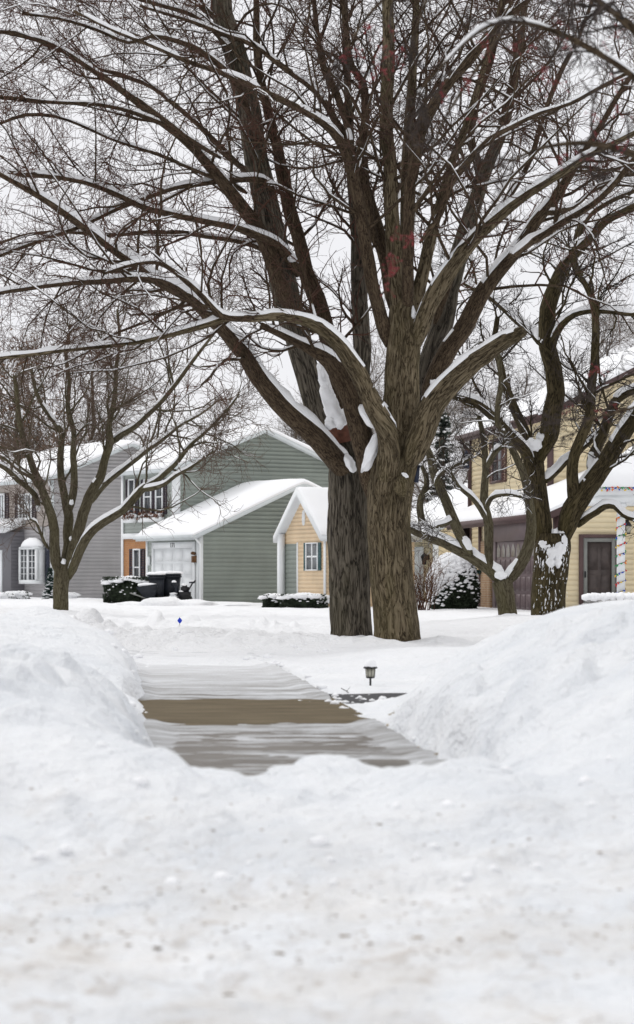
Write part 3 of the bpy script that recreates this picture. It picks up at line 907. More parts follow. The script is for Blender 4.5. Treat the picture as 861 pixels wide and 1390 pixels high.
left, lsn, LL = traced_tree('locust_tree', 'medium bare tree with olive bark and snowy forks on the lawn before the grey house', 56,
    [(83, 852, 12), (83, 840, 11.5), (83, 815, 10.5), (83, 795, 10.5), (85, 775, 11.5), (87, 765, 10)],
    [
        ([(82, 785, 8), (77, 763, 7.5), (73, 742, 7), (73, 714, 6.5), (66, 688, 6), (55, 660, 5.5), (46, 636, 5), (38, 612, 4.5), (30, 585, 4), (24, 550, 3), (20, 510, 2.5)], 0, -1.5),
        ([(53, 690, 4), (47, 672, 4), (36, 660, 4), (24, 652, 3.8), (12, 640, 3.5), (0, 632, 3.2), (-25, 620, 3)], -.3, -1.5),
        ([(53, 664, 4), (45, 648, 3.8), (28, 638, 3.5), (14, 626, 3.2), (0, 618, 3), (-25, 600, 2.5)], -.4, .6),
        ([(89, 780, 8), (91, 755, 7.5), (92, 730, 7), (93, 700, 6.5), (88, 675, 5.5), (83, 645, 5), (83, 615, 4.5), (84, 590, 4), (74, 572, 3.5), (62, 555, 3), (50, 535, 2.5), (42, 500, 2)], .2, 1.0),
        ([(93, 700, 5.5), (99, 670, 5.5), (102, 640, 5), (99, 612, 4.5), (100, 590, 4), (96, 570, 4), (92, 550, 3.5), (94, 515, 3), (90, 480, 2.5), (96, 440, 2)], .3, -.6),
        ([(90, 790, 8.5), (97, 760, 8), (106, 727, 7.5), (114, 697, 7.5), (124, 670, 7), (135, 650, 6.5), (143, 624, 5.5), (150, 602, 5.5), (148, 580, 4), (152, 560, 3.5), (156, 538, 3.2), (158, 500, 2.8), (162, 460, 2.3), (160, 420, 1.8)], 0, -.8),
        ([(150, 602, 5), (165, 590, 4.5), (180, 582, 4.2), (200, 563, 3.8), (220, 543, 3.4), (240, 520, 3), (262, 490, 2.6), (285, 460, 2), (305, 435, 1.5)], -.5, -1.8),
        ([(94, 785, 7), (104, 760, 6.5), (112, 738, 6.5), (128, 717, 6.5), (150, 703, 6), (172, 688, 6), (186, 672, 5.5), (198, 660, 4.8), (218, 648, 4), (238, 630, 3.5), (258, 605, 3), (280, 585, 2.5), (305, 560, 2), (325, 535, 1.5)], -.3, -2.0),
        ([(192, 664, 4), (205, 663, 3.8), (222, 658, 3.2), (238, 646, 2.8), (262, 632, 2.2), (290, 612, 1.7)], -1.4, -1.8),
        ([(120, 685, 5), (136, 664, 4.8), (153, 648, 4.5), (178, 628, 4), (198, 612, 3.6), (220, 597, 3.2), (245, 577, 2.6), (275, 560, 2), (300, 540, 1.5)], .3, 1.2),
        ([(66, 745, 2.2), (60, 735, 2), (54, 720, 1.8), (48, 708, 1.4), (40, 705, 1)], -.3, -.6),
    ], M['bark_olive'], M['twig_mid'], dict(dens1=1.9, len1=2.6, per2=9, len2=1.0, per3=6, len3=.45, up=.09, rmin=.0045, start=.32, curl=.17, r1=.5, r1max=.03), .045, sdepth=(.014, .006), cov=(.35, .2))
for (px, py, rx, rz) in [(86.5, 763, 3.5, 5), (96, 731, 2.4, 3.5), (97, 682, 3, 4), (60, 725, 2.5, 11), (52, 688, 3, 7)]:
    lsn.blob(P(px, py, 55.9), (rx * 56 / F, .12, rz * 56 / F), px, .4, 2)
lsn.build('snow', M['snowcap'], left, smooth=True)['kind'] = 'stuff'

right, rsn, RR = traced_tree('maple_tree', 'bare tree with snow plastered on its mottled trunk, standing before the brown garage door', 45,
    [(744, 862, 27), (744, 845, 25), (745, 825, 24), (746, 800, 23.5), (748, 770, 24), (750, 745, 25), (750, 725, 22)],
    [
        ([(740, 755, 17), (735, 725, 16), (733, 697, 14.5), (729, 661, 14), (726, 632, 14), (724, 612, 13.5)], 0, .1),
        ([(724, 628, 9), (712, 610, 8), (700, 596, 7.5), (686, 581, 7), (672, 568, 6.5), (648, 549, 6.2), (628, 541, 5.5), (608, 533, 5), (590, 522, 4), (570, 505, 3)], -.1, -1.8),
        ([(722, 625, 8), (714, 590, 7.5), (706, 570, 7), (698, 552, 6.5), (690, 532, 6), (684, 516, 5.8), (678, 490, 5), (672, 460, 4.5), (676, 430, 3.5)], .1, .9),
        ([(733, 625, 14), (744, 595, 13.5), (752, 555, 13), (755, 533, 12.5), (750, 500, 12), (743, 470, 12), (742, 440, 11.5), (746, 410, 11), (755, 382, 10), (768, 358, 9), (786, 338, 8), (804, 318, 7), (822, 300, 6.5), (842, 288, 6), (865, 276, 5.5), (910, 255, 4)], 0, -.5),
        ([(780, 342, 6), (785, 322, 6), (792, 305, 5.5), (802, 290, 5), (825, 274, 4.5), (861, 258, 4), (900, 240, 3)], -.3, .5),
        ([(735, 468, 6), (722, 450, 5.5), (702, 436, 5), (684, 419, 4.5), (665, 403, 4), (645, 392, 3.5), (625, 381, 3)], .2, 1.5),
        ([(750, 478, 6), (752, 462, 5.5), (762, 442, 5), (780, 428, 4.5), (800, 423, 4), (830, 424, 3.5), (865, 428, 3)], -.3, -1.2),
        ([(762, 745, 18), (770, 715, 15.5), (778, 692, 15), (790, 674, 14.5), (802, 656, 14), (815, 637, 13), (828, 618, 12.5), (843, 596, 12), (861, 570, 11.5), (885, 535, 10), (920, 490, 8)], -.1, -.8),
        ([(781, 695, 9), (778, 665, 8.5), (777, 635, 8), (784, 608, 7.5), (796, 580, 7.5), (801, 555, 7), (803, 527, 6.8), (806, 500, 6.2), (808, 470, 6), (809, 440, 5.5), (806, 412, 5), (796, 388, 4.5), (784, 366, 4), (778, 335, 3)], -.5, -1.2),
        ([(803, 650, 8), (806, 618, 7.5), (817, 590, 7), (826, 566, 7), (838, 543, 6.5), (852, 533, 6), (872, 527, 5), (910, 515, 4)], .2, .8),
        ([(738, 655, 6), (752, 642, 5), (766, 628, 4.8), (782, 616, 4.5), (798, 602, 4), (815, 588, 3.5), (830, 575, 3)], .2, 1.2),
        ([(785, 714, 6), (797, 702, 5), (810, 693, 5), (821, 686, 4.8), (834, 687, 4.5), (846, 698, 4), (861, 704, 3.5), (885, 702, 3)], -.2, -.9),
    ], M['bark_right'], M['twig_dark'], dict(dens1=2.1, len1=2.0, per2=8, len2=.8, per3=6, len3=.36, up=.04, rmin=.0036, start=.3, curl=.2, r1=.45, r1max=.03), .07, kt=44, rough=.02, sdepth=(.016, .007), cov=(.45, .25))
for (px, py, rx, rz, D) in [(754, 735, 8, 15, 44.8), (764, 736, 6, 17, 44.78), (744, 741, 10, 8, 44.76), (750, 752, 9, 9, 44.70), (757, 748, 9, 12, 44.70), (738, 738, 7, 5, 44.75), (748, 763, 6, 7, 44.66), (758, 764, 5, 8, 44.66), (724, 603, 11, 9, 44.8), (733, 594, 6, 7, 44.92), (735, 462, 3, 6, 44.8), (742, 464, 4, 4, 44.8)]:
    rsn.blob(P(px, py, D), (rx * D / F, .10, rz * D / F), px + py, .5, 3)
# wind-blown snow stuck to the bark on the weather side
tp, trr = trace([(744, 850, 24.6), (745, 825, 24), (746, 800, 23.5), (748, 770, 24), (750, 740, 24)], 45, 0, 0, .012)
th = np.linspace(-2.75, -.35, 220)
TH, I = np.meshgrid(th, np.arange(len(tp)))
ax = np.stack([np.cos(TH), np.sin(TH), 0 * TH], -1)
hgt = tp[:, 2][:, None] + 0 * TH
stick = fbm(TH * 15, hgt * 12.0, None, 5, 91) + .09 * sst(.6, 1.9, hgt) - .09 * np.abs(TH + 1.75)
hh = (stick - .635) * .16
v = tp[I] + ax * (trr[:, None] + .012 + np.clip(hh, -.05, .022))[..., None]
f = np.arange(len(tp) - 1)[:, None] * 220 + np.arange(219)[None]
f = np.stack([f, f + 1, f + 221, f + 220], -1).reshape(-1, 4)
f = f[(hh.ravel()[f] > -.002).all(1)]
rsn.add(v, f)
rsn.build('snow', M['snowcap'], right, smooth=True)['kind'] = 'stuff'

small, ssn, SS = traced_tree('crabapple_tree', 'small crooked bare tree with a wide snowy V fork, right of the twin maples', 43,
    [(691, 852, 15), (690, 838, 13.5), (687, 820, 13), (684, 803, 13.5), (681, 788, 14)],
    [
        ([(684, 800, 11), (676, 782, 11), (666, 772, 9.5), (652, 763, 8.8), (638, 754, 8.4), (620, 745, 8), (602, 735, 7.5), (586, 729, 7), (572, 723, 6.5), (557, 717, 6), (545, 708, 5)], 0, .7),
        ([(640, 753, 6.5), (628, 732, 7), (616, 706, 7), (605, 682, 6.5), (597, 661, 6), (590, 640, 6), (586, 622, 5.5), (580, 606, 4), (572, 595, 3)], .2, .8),
        ([(578, 726, 5), (574, 712, 5), (571, 692, 4.8), (573, 676, 4.5), (579, 660, 4), (578, 646, 3.5), (572, 632, 3)], .5, .9),
        ([(668, 775, 6), (664, 760, 6), (662, 735, 6.5), (662, 711, 6.5), (658, 690, 6), (657, 668, 5.5), (660, 640, 5), (659, 618, 4.5), (655, 590, 4), (650, 565, 3)], .1, 1.1),
        ([(685, 795, 10), (694, 782, 9.5), (704, 769, 9), (713, 757, 8.5), (719, 740, 8), (722, 715, 7.5), (721, 690, 6.8), (716, 662, 6), (709, 637, 5.5), (698, 616, 5), (686, 594, 4.6), (676, 576, 4.3), (676, 550, 4), (680, 520, 3.5), (676, 480, 3)], 0, .4),
        ([(660, 705, 4), (651, 690, 3.6), (642, 678, 3.4), (630, 668, 3), (622, 660, 2.4), (612, 640, 1.8)], -.2, -.8),
        ([(590, 660, 3.2), (596, 647, 3), (606, 638, 2.8), (618, 632, 2.6), (628, 628, 2.2), (640, 622, 1.6)], 0, -.7),
        ([(660, 690, 3.5), (668, 676, 3.2), (682, 672, 3), (697, 672, 2.6), (708, 675, 2)], -.2, -1),
        ([(661, 636, 4), (668, 622, 4), (674, 612, 3.5), (682, 606, 2.5)], -.1, -.5),
        ([(614, 706, 3.6), (604, 711, 3.4), (592, 714, 3), (584, 716, 2.2)], -.2, -.6),
    ], M['bark_olive'], M['twig_dark'], dict(dens1=1.5, len1=1.0, per2=6, len2=.5, per3=5, len3=.25, up=.05, rmin=.0033, start=.55, curl=.24, r1=.45, r1max=.016), .06, kt=26, sdepth=(.014, .007))
ssn.blob(P(680, 781, 42.75), (8 * 43 / F, .1, 6 * 43 / F), 3, .4, 2)
ssn.build('snow', M['snowcap'], small, smooth=True)['kind'] = 'stuff'

# ---- crabapple with red fruit close to the camera; its trunk stands just outside the frame on the right
DC = 12.5
ct = thing('crabapple_tree', 'near out-of-focus tree whose dark twigs with red berries hang overhead', 'tree', (3.1, 12.9, GH(3.1, 12.9)))
z0 = GH(3.1, 12.9) - .15
cp, cr = smooth_poly([(3.1, 12.9, z0), (3.12, 12.9, 1.2), (3.0, 12.85, 2.0), (2.95, 12.8, 2.5)], [.13, .11, .105, .09], .08)
limb_obj(ct, (cp, cr), M['bark_limb'], 20, .01, 2, 'trunk')
CL = [
    ([(1160, 420, 26), (1050, 320, 18), (950, 250, 12), (861, 210, 9), (800, 195, 7), (740, 200, 5), (690, 220, 3)], .3, -1.2),
    ([(1150, 430, 24), (1020, 290, 16), (920, 170, 11), (861, 105, 8), (790, 60, 7), (730, 35, 6), (680, 30, 5.5), (640, 50, 4.5), (600, 90, 3.5), (560, 135, 2.5)], .2, -.6),
    ([(1140, 430, 20), (1000, 220, 14), (880, 60, 10), (780, -20, 8), (680, -50, 7), (590, -40, 6), (520, 0, 4.5), (480, 50, 3), (460, 90, 2)], .4, .6),
    ([(1150, 450, 20), (1040, 460, 12), (950, 500, 8), (880, 545, 5), (835, 560, 3.6), (790, 572, 2.6)], .3, 1.4),
    ([(590, -30, 4), (560, 60, 3.5), (552, 150, 3), (545, 230, 2.5), (538, 300, 2.2), (530, 360, 1.8), (520, 420, 1.2)], .6, .2),
    ([(700, 20, 4), (650, 90, 3.5), (600, 170, 3), (570, 260, 2.5), (560, 320, 2)], .2, -.4),
]
cl = []
csn = MB()
for i, (s, a, b) in enumerate(CL):
    s = [(a_, b_, w_ * .62) for a_, b_, w_ in s]
    pr = trace(s, DC, a, b, .06, .004); cl.append(pr)
    limb_obj(ct, pr, M['bark_limb'], 10, .002, i + 90)
    add_snow(csn, pr[0][None], pr[1][None], .012, i + 120, .6 if i == 1 else .22, freq=3)
bc = crown(cl[:4], 3.4, .6, 6, .24, 4, .11, up=.0, rmin=.0022, start=.3, curl=.24, r1=.5, r1max=.010)
build_crown(ct, bc, M['twig_dark'], M['twig_dark'], csn, (.004, 0), (.15, .3), 5, 7)
csn.build('snow', M['snowcap'], ct, smooth=True)['kind'] = 'stuff'
spots = [(500, 40), (478, 50), (492, 66), (520, 58), (512, 88), (498, 30), (530, 40), (545, 66), (508, 110), (535, 76), (538, 310), (548, 325), (556, 328), (541, 352), (560, 352), (536, 368), (552, 372), (580, 374), (504, 385), (568, 316),
         (700, 130), (712, 140), (690, 145), (742, 95), (765, 55), (760, 30), (790, 160), (812, 178), (836, 105), (845, 128), (780, 205), (800, 215), (815, 190), (850, 190), (640, 60), (668, 110), (655, 75), (820, 60), (735, 175), (650, 90), (840, 40), (770, 120), (725, 60), (690, 85), (480, 100), (465, 75), (525, 100), (598, 120), (790, 470), (800, 488), (835, 552), (815, 560), (770, 560)]
tips = np.concatenate([bc[1][0][:, 2:].reshape(-1, 3), bc[2][0].reshape(-1, 3), bc[0][0][:, 2:].reshape(-1, 3), cl[4][0][8:], cl[5][0][8:]])
tscr = np.stack([430.5 + F * tips[:, 0] / tips[:, 1], 785 - F * (tips[:, 2] - CAMH) / tips[:, 1]], -1)
for i, (px, py) in enumerate(spots):
    j = int(np.argmin((tscr[:, 0] - px) ** 2 + (tscr[:, 1] - py) ** 2))     # the twig nearest to where the photo shows fruit
    c = tips[j] - np.array([0, 0, .022]); mb = MB()
    for k in range(rng.integers(4, 9)):
        mb.blob(c + rng.normal(size=3) * np.array([.028, .02, .03]), (.0058,) * 3, k + i, .12, 1)
    a = tips[j]
    for v in list(mb.v):                     # each fruit on its own stalk from the spur
        e = v.mean(0); mb.tube([a, (a + e) / 2 + rng.normal(size=3) * .002, e], [.0013, .0009, .0008], 4)
    mb.build('berry_cluster', M['berry'], ct, smooth=True)

# ---- background trees
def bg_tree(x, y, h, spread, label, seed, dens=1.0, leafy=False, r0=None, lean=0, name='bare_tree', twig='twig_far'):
    g = np.random.default_rng(seed)
    t = thing(name, label, 'tree', (x, y, -.1), 0, 'trees behind the houses')
    r0 = r0 or h * .016
    n = 14
    z = np.linspace(0, h * .75, n)
    p = np.stack([x + lean * z / h + np.cumsum(g.normal(size=n)) * .05, y + np.cumsum(g.normal(size=n)) * .05, z], -1)
    rad = r0 * np.linspace(1, .25, n)
    limb_obj(t, (p, rad), M['bark_limb'] if not leafy else M['bark_olive'], 10, .01, seed, 'trunk')
    b1 = sub_branch(p[None], rad[None], int(20 * dens), lambda q: spread * (1.15 - .75 * q), (25, 62), 10, .10, .07, .22, .98, .5, .02, .12, g=g)
    b2 = sub_branch(*b1, 9, lambda q: spread * .42 * (1.1 - .6 * q), (25, 60), 7, .14, .06, .15, 1, .5, .012, .05, g=g)
    b3 = sub_branch(*b2, 7, lambda q: spread * .19, (25, 65), 5, .18, .04, .1, 1, .5, .0075, g=g)
    b4 = sub_branch(*b3, 3, lambda q: spread * .09, (25, 65), 3, .2, .02, .2, 1, .6, .006, g=g)
    mb = MB(); add_tubes(mb, *b1, 5); add_tubes(mb, *b2, 4)
    mb.build('limbs', M[twig], t, smooth=True)['kind'] = 'stuff'
    mb = MB(); add_tubes(mb, *b3, 3); add_tubes(mb, *b4, 3)
    mb.build('twigs', M[twig], t)['kind'] = 'stuff'
    sn = MB(); add_snow(sn, *b1, .05, seed, .6); add_snow(sn, *b2, .03, seed + 1, .45)
    sn.build('snow', M['snowcap'], t, smooth=True)['kind'] = 'stuff'
    if leafy:
        q = b3[0].reshape(-1, 3)
        q = q[g.choice(len(q), min(len(q), 5200), replace=False)]
        leaf_mesh(q + g.normal(size=q.shape) * .12, .10, g).build('dead_leaves', M['leaf_brown'], t)['kind'] = 'stuff'
    return t


def leaf_mesh(c, s, g, flat=0.0):
    n = len(c)
    a = nrm(g.normal(size=(n, 3))); b = nrm(np.cross(a, g.normal(size=(n, 3))))
    if flat:
        a[:, 2] *= (1 - flat); b[:, 2] *= (1 - flat)
    sz = s * g.uniform(.5, 1.3, (n, 1))
    v = np.stack([c - a * sz, c + b * sz * .45, c + a * sz, c - b * sz * .45], 1)
    mb = MB(); i = np.arange(n)[:, None] * 4
    mb.add(v, np.concatenate([i, i + 1, i + 2, i + 3], 1))
    return mb


def X_at(px, D):
    return (px - 430.5) / F * D


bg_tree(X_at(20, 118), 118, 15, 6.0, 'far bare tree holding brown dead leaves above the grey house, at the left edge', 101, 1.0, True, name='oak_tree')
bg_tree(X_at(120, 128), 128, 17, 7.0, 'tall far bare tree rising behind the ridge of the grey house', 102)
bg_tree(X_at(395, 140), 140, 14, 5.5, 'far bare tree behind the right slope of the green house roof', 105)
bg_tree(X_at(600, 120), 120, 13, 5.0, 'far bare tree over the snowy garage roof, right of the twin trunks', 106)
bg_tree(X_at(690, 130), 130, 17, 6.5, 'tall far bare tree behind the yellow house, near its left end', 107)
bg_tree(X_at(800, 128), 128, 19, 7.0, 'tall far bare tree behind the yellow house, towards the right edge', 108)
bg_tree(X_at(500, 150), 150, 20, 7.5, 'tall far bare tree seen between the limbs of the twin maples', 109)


def conifer(x, y, z, h, r, label, seed, mat, n, leaf, name='pine_tree', snow=.5, group=None):
    g = np.random.default_rng(seed)
    t = thing(name, label, 'tree', (x, y, z), 0, group)
    mb = MB(); mb.tube([(x, y, z - .1), (x, y, z + h * .5), (x, y, z + h * .97)], [h * .022, h * .014, .01], 8)
    mb.build('trunk', M['bark_limb'], t, smooth=True)
    k = int(n / 26)
    zz = g.uniform(.06, .98, k) ** 1.25
    th = g.uniform(0, 6.283, k)
    L = r * (1.03 - zz) * g.uniform(.6, 1.1, k)
    pts, sn = [], MB()
    for i in range(k):
        u = np.linspace(.15, 1, 26)
        d = np.array([math.cos(th[i]), math.sin(th[i]), 0])
        o = np.array([x, y, z + h * zz[i]])
        q = o + d * (L[i] * u)[:, None]; q[:, 2] -= .28 * L[i] * u ** 1.5
        pts.append(q + g.normal(size=q.shape) * leaf * .55)
        if g.random() < snow:
            e = o + d * L[i] * .72; e[2] -= .28 * L[i] * .6 - leaf * .5
            sn.blob(e, (L[i] * .24 + leaf * .4, L[i] * .24 + leaf * .4, leaf * .45), i + seed, .5, 1)
    leaf_mesh(np.vstack(pts), leaf, g, .35).build('needles', mat, t)['kind'] = 'stuff'
    if sn.n:
        sn.build('snow', M['snowcap'], t, smooth=True)['kind'] = 'stuff'
    return t


conifer(X_at(602, 112), 112, -.1, 9.4, 2.6, 'dark snow-dusted pine behind the garage, right of the twin trunks', 201, M['pine'], 5200, .16, snow=.7)

# ---------------------------------------------------------------- HOUSES
# local frame of a house: x = b along the gable side wall, y = a along the front wall, z up; origin = near corner
class House:
    def __init__(s, name, label, cat, cx, cy, ang):
        s.o = thing(name, label, cat, (cx, cy, 0), ang, world=False)
        s.cx, s.cy, s.ang = cx, cy, ang

    def w(s, b, a, z=0):
        c, sn = math.cos(s.ang), math.sin(s.ang)
        return np.array([s.cx + b * c - a * sn, s.cy + b * sn + a * c, z])

    def a_at(s, px, b):
        lo, hi = -3., 25.
        for _ in range(50):
            m = (lo + hi) / 2; q = s.w(b, m)
            if 430.5 + F * q[0] / q[1] > px: lo = m
            else: hi = m
        return lo

    def b_at(s, px, a):
        lo, hi = -3., 20.
        for _ in range(50):
            m = (lo + hi) / 2; q = s.w(m, a)
            if 430.5 + F * q[0] / q[1] < px: lo = m
            else: hi = m
        return lo

    def z_at(s, py, b, a):
        return CAMH + (785 - py) / F * s.w(b, a)[1]


def front_map(b0):
    return lambda u, z, o: (b0 - o, u, z)


def side_map(a0):
    return lambda u, z, o: (u, a0 - o, z)


def pbox(mb, mp, u0, u1, z0, z1, o0, o1):
    mb.hexa([mp(u0, z0, o0), mp(u1, z0, o0), mp(u1, z0, o1), mp(u0, z0, o1), mp(u0, z1, o0), mp(u1, z1, o0), mp(u1, z1, o1), mp(u0, z1, o1)])


def siding(mb, mp, z0, z1, lf, rt, step=.165, off=.0):
    """lapped boards: each course tilts out at its lower edge and ends in a lip"""
    z = z0
    while z < z1 - .01:
        t = min(z + step, z1)
        la, ra, lb, rb = lf(z), rt(z), lf(t), rt(t)
        if ra - la > .02:
            if rb - lb < .02:
                lb = rb = (lb + rb) / 2
            q = [mp(la, z, off + .030), mp(ra, z, off + .030), mp(rb, t, off + .004), mp(lb, t, off + .004)]
            w = [mp(la, z, off), mp(ra, z, off)]
            mb.add(q + w, [[0, 1, 2, 3], [4, 5, 1, 0]])
        z = t


def gable_body(mb, b0, b1, a0, a1, z0, ez, slope):
    m = (b0 + b1) / 2; rz = ez + slope * (m - b0)
    v = []
    for a in (a0, a1):
        v += [(b0, a, z0), (b1, a, z0), (b1, a, ez), (m, a, rz), (b0, a, ez)]
    mb.add(v, [[0, 4, 9, 5], [1, 6, 7, 2], [3, 2, 7, 8], [4, 3, 8, 9]])
    mb.add(v, [[0, 1, 2, 3, 4], [5, 9, 8, 7, 6]])


def gable_roof(h, b0, b1, a0, a1, ez, slope, oe=.35, orr=.28, mat='white', snow_t=.20, seed=0, fascia=.2, lift=.06):
    """roof deck with fascia (part) carrying a snow slab (sub-part)"""
    m = (b0 + b1) / 2; B0, B1, A0, A1 = b0 - oe, b1 + oe, a0 - orr, a1 + orr
    top = lambda b: ez + lift + slope * (m - b0) - slope * abs(b - m) + .04
    mb = MB()
    cs = [(B0, top(B0)), (m, top(m)), (B1, top(B1)), (B1, top(B1) - fascia), (m, top(m) - fascia), (B0, top(B0) - fascia)]
    v = [(b, a, z) for a in (A0, A1) for b, z in cs]
    mb.add(v, [[0, 1, 7, 6], [1, 2, 8, 7], [2, 3, 9, 8], [3, 4, 10, 9], [4, 5, 11, 10], [5, 0, 6, 11], [0, 5, 4, 1], [1, 4, 3, 2], [6, 7, 10, 11], [7, 8, 9, 10]])
    rf = mb.build('roof', M[mat], h.o)
    nb, na = 56, max(12, int((A1 - A0) / .22))
    bb = np.linspace(B0 - .03, B1 + .03, nb); aa = np.linspace(A0 - .02, A1 + .02, na)
    Bq, Aq = np.meshgrid(bb, aa)
    eb = np.minimum(Bq - B0, B1 - Bq) + .03; ea = np.minimum(Aq - A0, A1 - Aq) + .02
    rnd = np.sqrt(np.clip(eb / .22, 0, 1)) * np.sqrt(np.clip(ea / .16, 0, 1))
    th = snow_t * (.25 + .75 * rnd) * (.85 + .45 * (fbm(Bq * .6 + seed, Aq * .6, None, 3, seed) - .3))
    Zb = ez + lift + slope * (m - b0) - slope * np.sqrt((Bq - m) ** 2 + .03) + .045
    mb = MB()
    n = nb * na
    ii = np.arange(na - 1)[:, None] * nb + np.arange(nb - 1)[None]
    q = np.stack([ii, ii + 1, ii + nb + 1, ii + nb], -1).reshape(-1, 4)
    mb.add(np.concatenate([np.stack([Bq, Aq, Zb + th], -1).reshape(-1, 3), np.stack([Bq, Aq, Zb - .03], -1).reshape(-1, 3)]), np.concatenate([q, q[:, ::-1] + n]))
    ring = np.concatenate([np.arange(nb - 1), np.arange(na - 1) * nb + nb - 1, (na - 1) * nb + np.arange(nb - 1, 0, -1), np.arange(na - 1, 0, -1) * nb])
    r2 = np.roll(ring, -1)
    mb.f.append(np.stack([ring, ring + n, r2 + n, r2], -1))
    mb.build('roof_snow', M['snowcap'], rf, smooth=True, sharp=50)
    return rf


def window(h, mp, u0, u1, z0, z1, frame='white', nx=2, nz=2, shutters=None, sw=.32, glass='glass', bar=.05, casing=.09, depth=.07, sill_snow=False):
    w = MB()
    c = casing
    pbox(w, mp, u0 - c, u0, z0 - c, z1 + c, .031, depth + .03); pbox(w, mp, u1, u1 + c, z0 - c, z1 + c, .031, depth + .03)
    pbox(w, mp, u0, u1, z1, z1 + c, .031, depth + .03); pbox(w, mp, u0, u1, z0 - c, z0, .031, depth + .055)
    for i in range(1, nx):
        u = u0 + (u1 - u0) * i / nx; pbox(w, mp, u - bar / 2, u + bar / 2, z0, z1, .04, depth + .012)
    for i in range(1, nz):
        z = z0 + (z1 - z0) * i / nz
        for k in range(nx):
            a = u0 + (u1 - u0) * k / nx + (bar / 2 if k else 0); b = u0 + (u1 - u0) * (k + 1) / nx - (bar / 2 if k < nx - 1 else 0)
            pbox(w, mp, a, b, z - bar / 2, z + bar / 2, .04, depth + .008)
    wo = w.build('window', M[frame], h.o)
    p = MB(); pbox(p, mp, u0 + .002, u1 - .002, z0 + .002, z1 - .002, .034, depth * .75)
    p.build('pane', M[glass], wo)
    if shutters:
        for a, b in ((u0 - c - .02 - sw, u0 - c - .02), (u1 + c + .02, u1 + c + .02 + sw)):
            s = MB()
            t = .05
            pbox(s, mp, a, a + t, z0 - c, z1 + c, .031, .075); pbox(s, mp, b - t, b, z0 - c, z1 + c, .031, .075)
            for q in (z0 - c, (z0 + z1) / 2 - .03, z1 + c - .06):
                pbox(s, mp, a + t, b - t, q, q + .06, .031, .073)
            nl = max(4, int((z1 - z0) / .09))
            zz = np.linspace(z0 - c + .07, z1 + c - .08, nl)
            for q in zz:
                s.add([mp(a + t, q, .068), mp(b - t, q, .068), mp(b - t, q + .075, .04), mp(a + t, q + .075, .04)], [[0, 1, 2, 3]])
            s.build('shutter', M[shutters], h.o)
    if sill_snow:
        q = MB(); pbox(q, mp, u0 - c, u1 + c, z0 - c + c, z0 + .05, depth + .013, depth + .06)
    return wo


def trim(h, mp, u0, u1, z0, z1, mat, name='corner_board', o0=.02, o1=.06):
    m = MB(); pbox(m, mp, u0, u1, z0, z1, o0, o1)
    return m.build(name, M[mat], h.o)


# ----- green house
GA = math.atan2(.54, .84)
H = House('green_house', 'two-storey sage green house with a snowy garage wing, left of the twin trunks', 'house', X_at(270, 86), 86, GA)
W, LA = 9.2, 4.1
ez, sl = 2.72, .43
s = MB()
gable_body(s, .0, W, 0, LA, -.1, ez, sl); siding(s, side_map(0), .12, ez + sl * W / 2, lambda z: max(0, (z - ez) / sl), lambda z: W - max(0, (z - ez) / sl))
mb0, mb1, ma0, ma1, mez, msl = 1.3, 9.58, 4.16, 8.54, 5.45, .385
gable_body(s, mb0, mb1, ma0, ma1, -.1, mez, msl)
siding(s, side_map(ma0), 2.4, mez + msl * (mb1 - mb0) / 2, lambda z: mb0 + max(0, (z - mez) / msl), lambda z: mb1 - max(0, (z - mez) / msl))
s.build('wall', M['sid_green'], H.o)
s = MB()
siding(s, front_map(0), .05, ez, lambda z: 0, lambda z: LA, off=.004)
siding(s, front_map(mb0), 2.85, mez, lambda z: ma0, lambda z: ma1, off=.004)
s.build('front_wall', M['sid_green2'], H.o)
s = MB(); pbox(s, front_map(mb0), ma0 + .02, ma1, -.1, 2.62, 0, .06)
s.build('brick_wall', M['brick_orange'], H.o)
trim(H, front_map(mb0), ma0 - .0, ma1 + .05, 2.62, 2.85, 'white', 'trim_band', 0, .10)
gable_roof(H, 0, W, 0, LA, ez, sl, .38, .28, 'grey_trim', .2, 3)
gable_roof(H, mb0, mb1, ma0, ma1, mez, msl, .3, .22, 'grey_trim', .2, 4)
trim(H, side_map(0), -.04, .16, -.05, ez - .1, 'white', o0=.0, o1=.055)
trim(H, front_map(0), -.05, .10, -.05, ez - .1, 'white', o0=.033, o1=.06)
trim(H, front_map(0), LA - .12, LA + .02, -.05, ez - .1, 'white', o0=.02, o1=.06)
trim(H, side_map(ma0), mb0 - .04, mb0 + .2, 3.2, mez - .1, 'white', o0=.0, o1=.055)
trim(H, front_map(mb0), ma0 - .05, ma0 + .18, 3.0, mez - .1, 'white', o0=.034, o1=.06)
trim(H, front_map(mb0), ma1 - .10, ma1 + .08, -.05, mez - .1, 'white', o0=.061, o1=.09)
# downspout and gutter
d = MB(); d.tube([(-.33, -.1, ez - .02), (-.28, -.14, ez - .16), (-.02, -.14, ez - .42), (-.02, -.14, .15), (-.14, -.16, .06)], .045, 8)
d.build('downspout', M['white'], H.o, smooth=True)
d = MB(); d.box(-.50, -.382, -.28, LA + .28, ez - .19, ez - .07); d.build('gutter', M['grey_trim'], H.o)
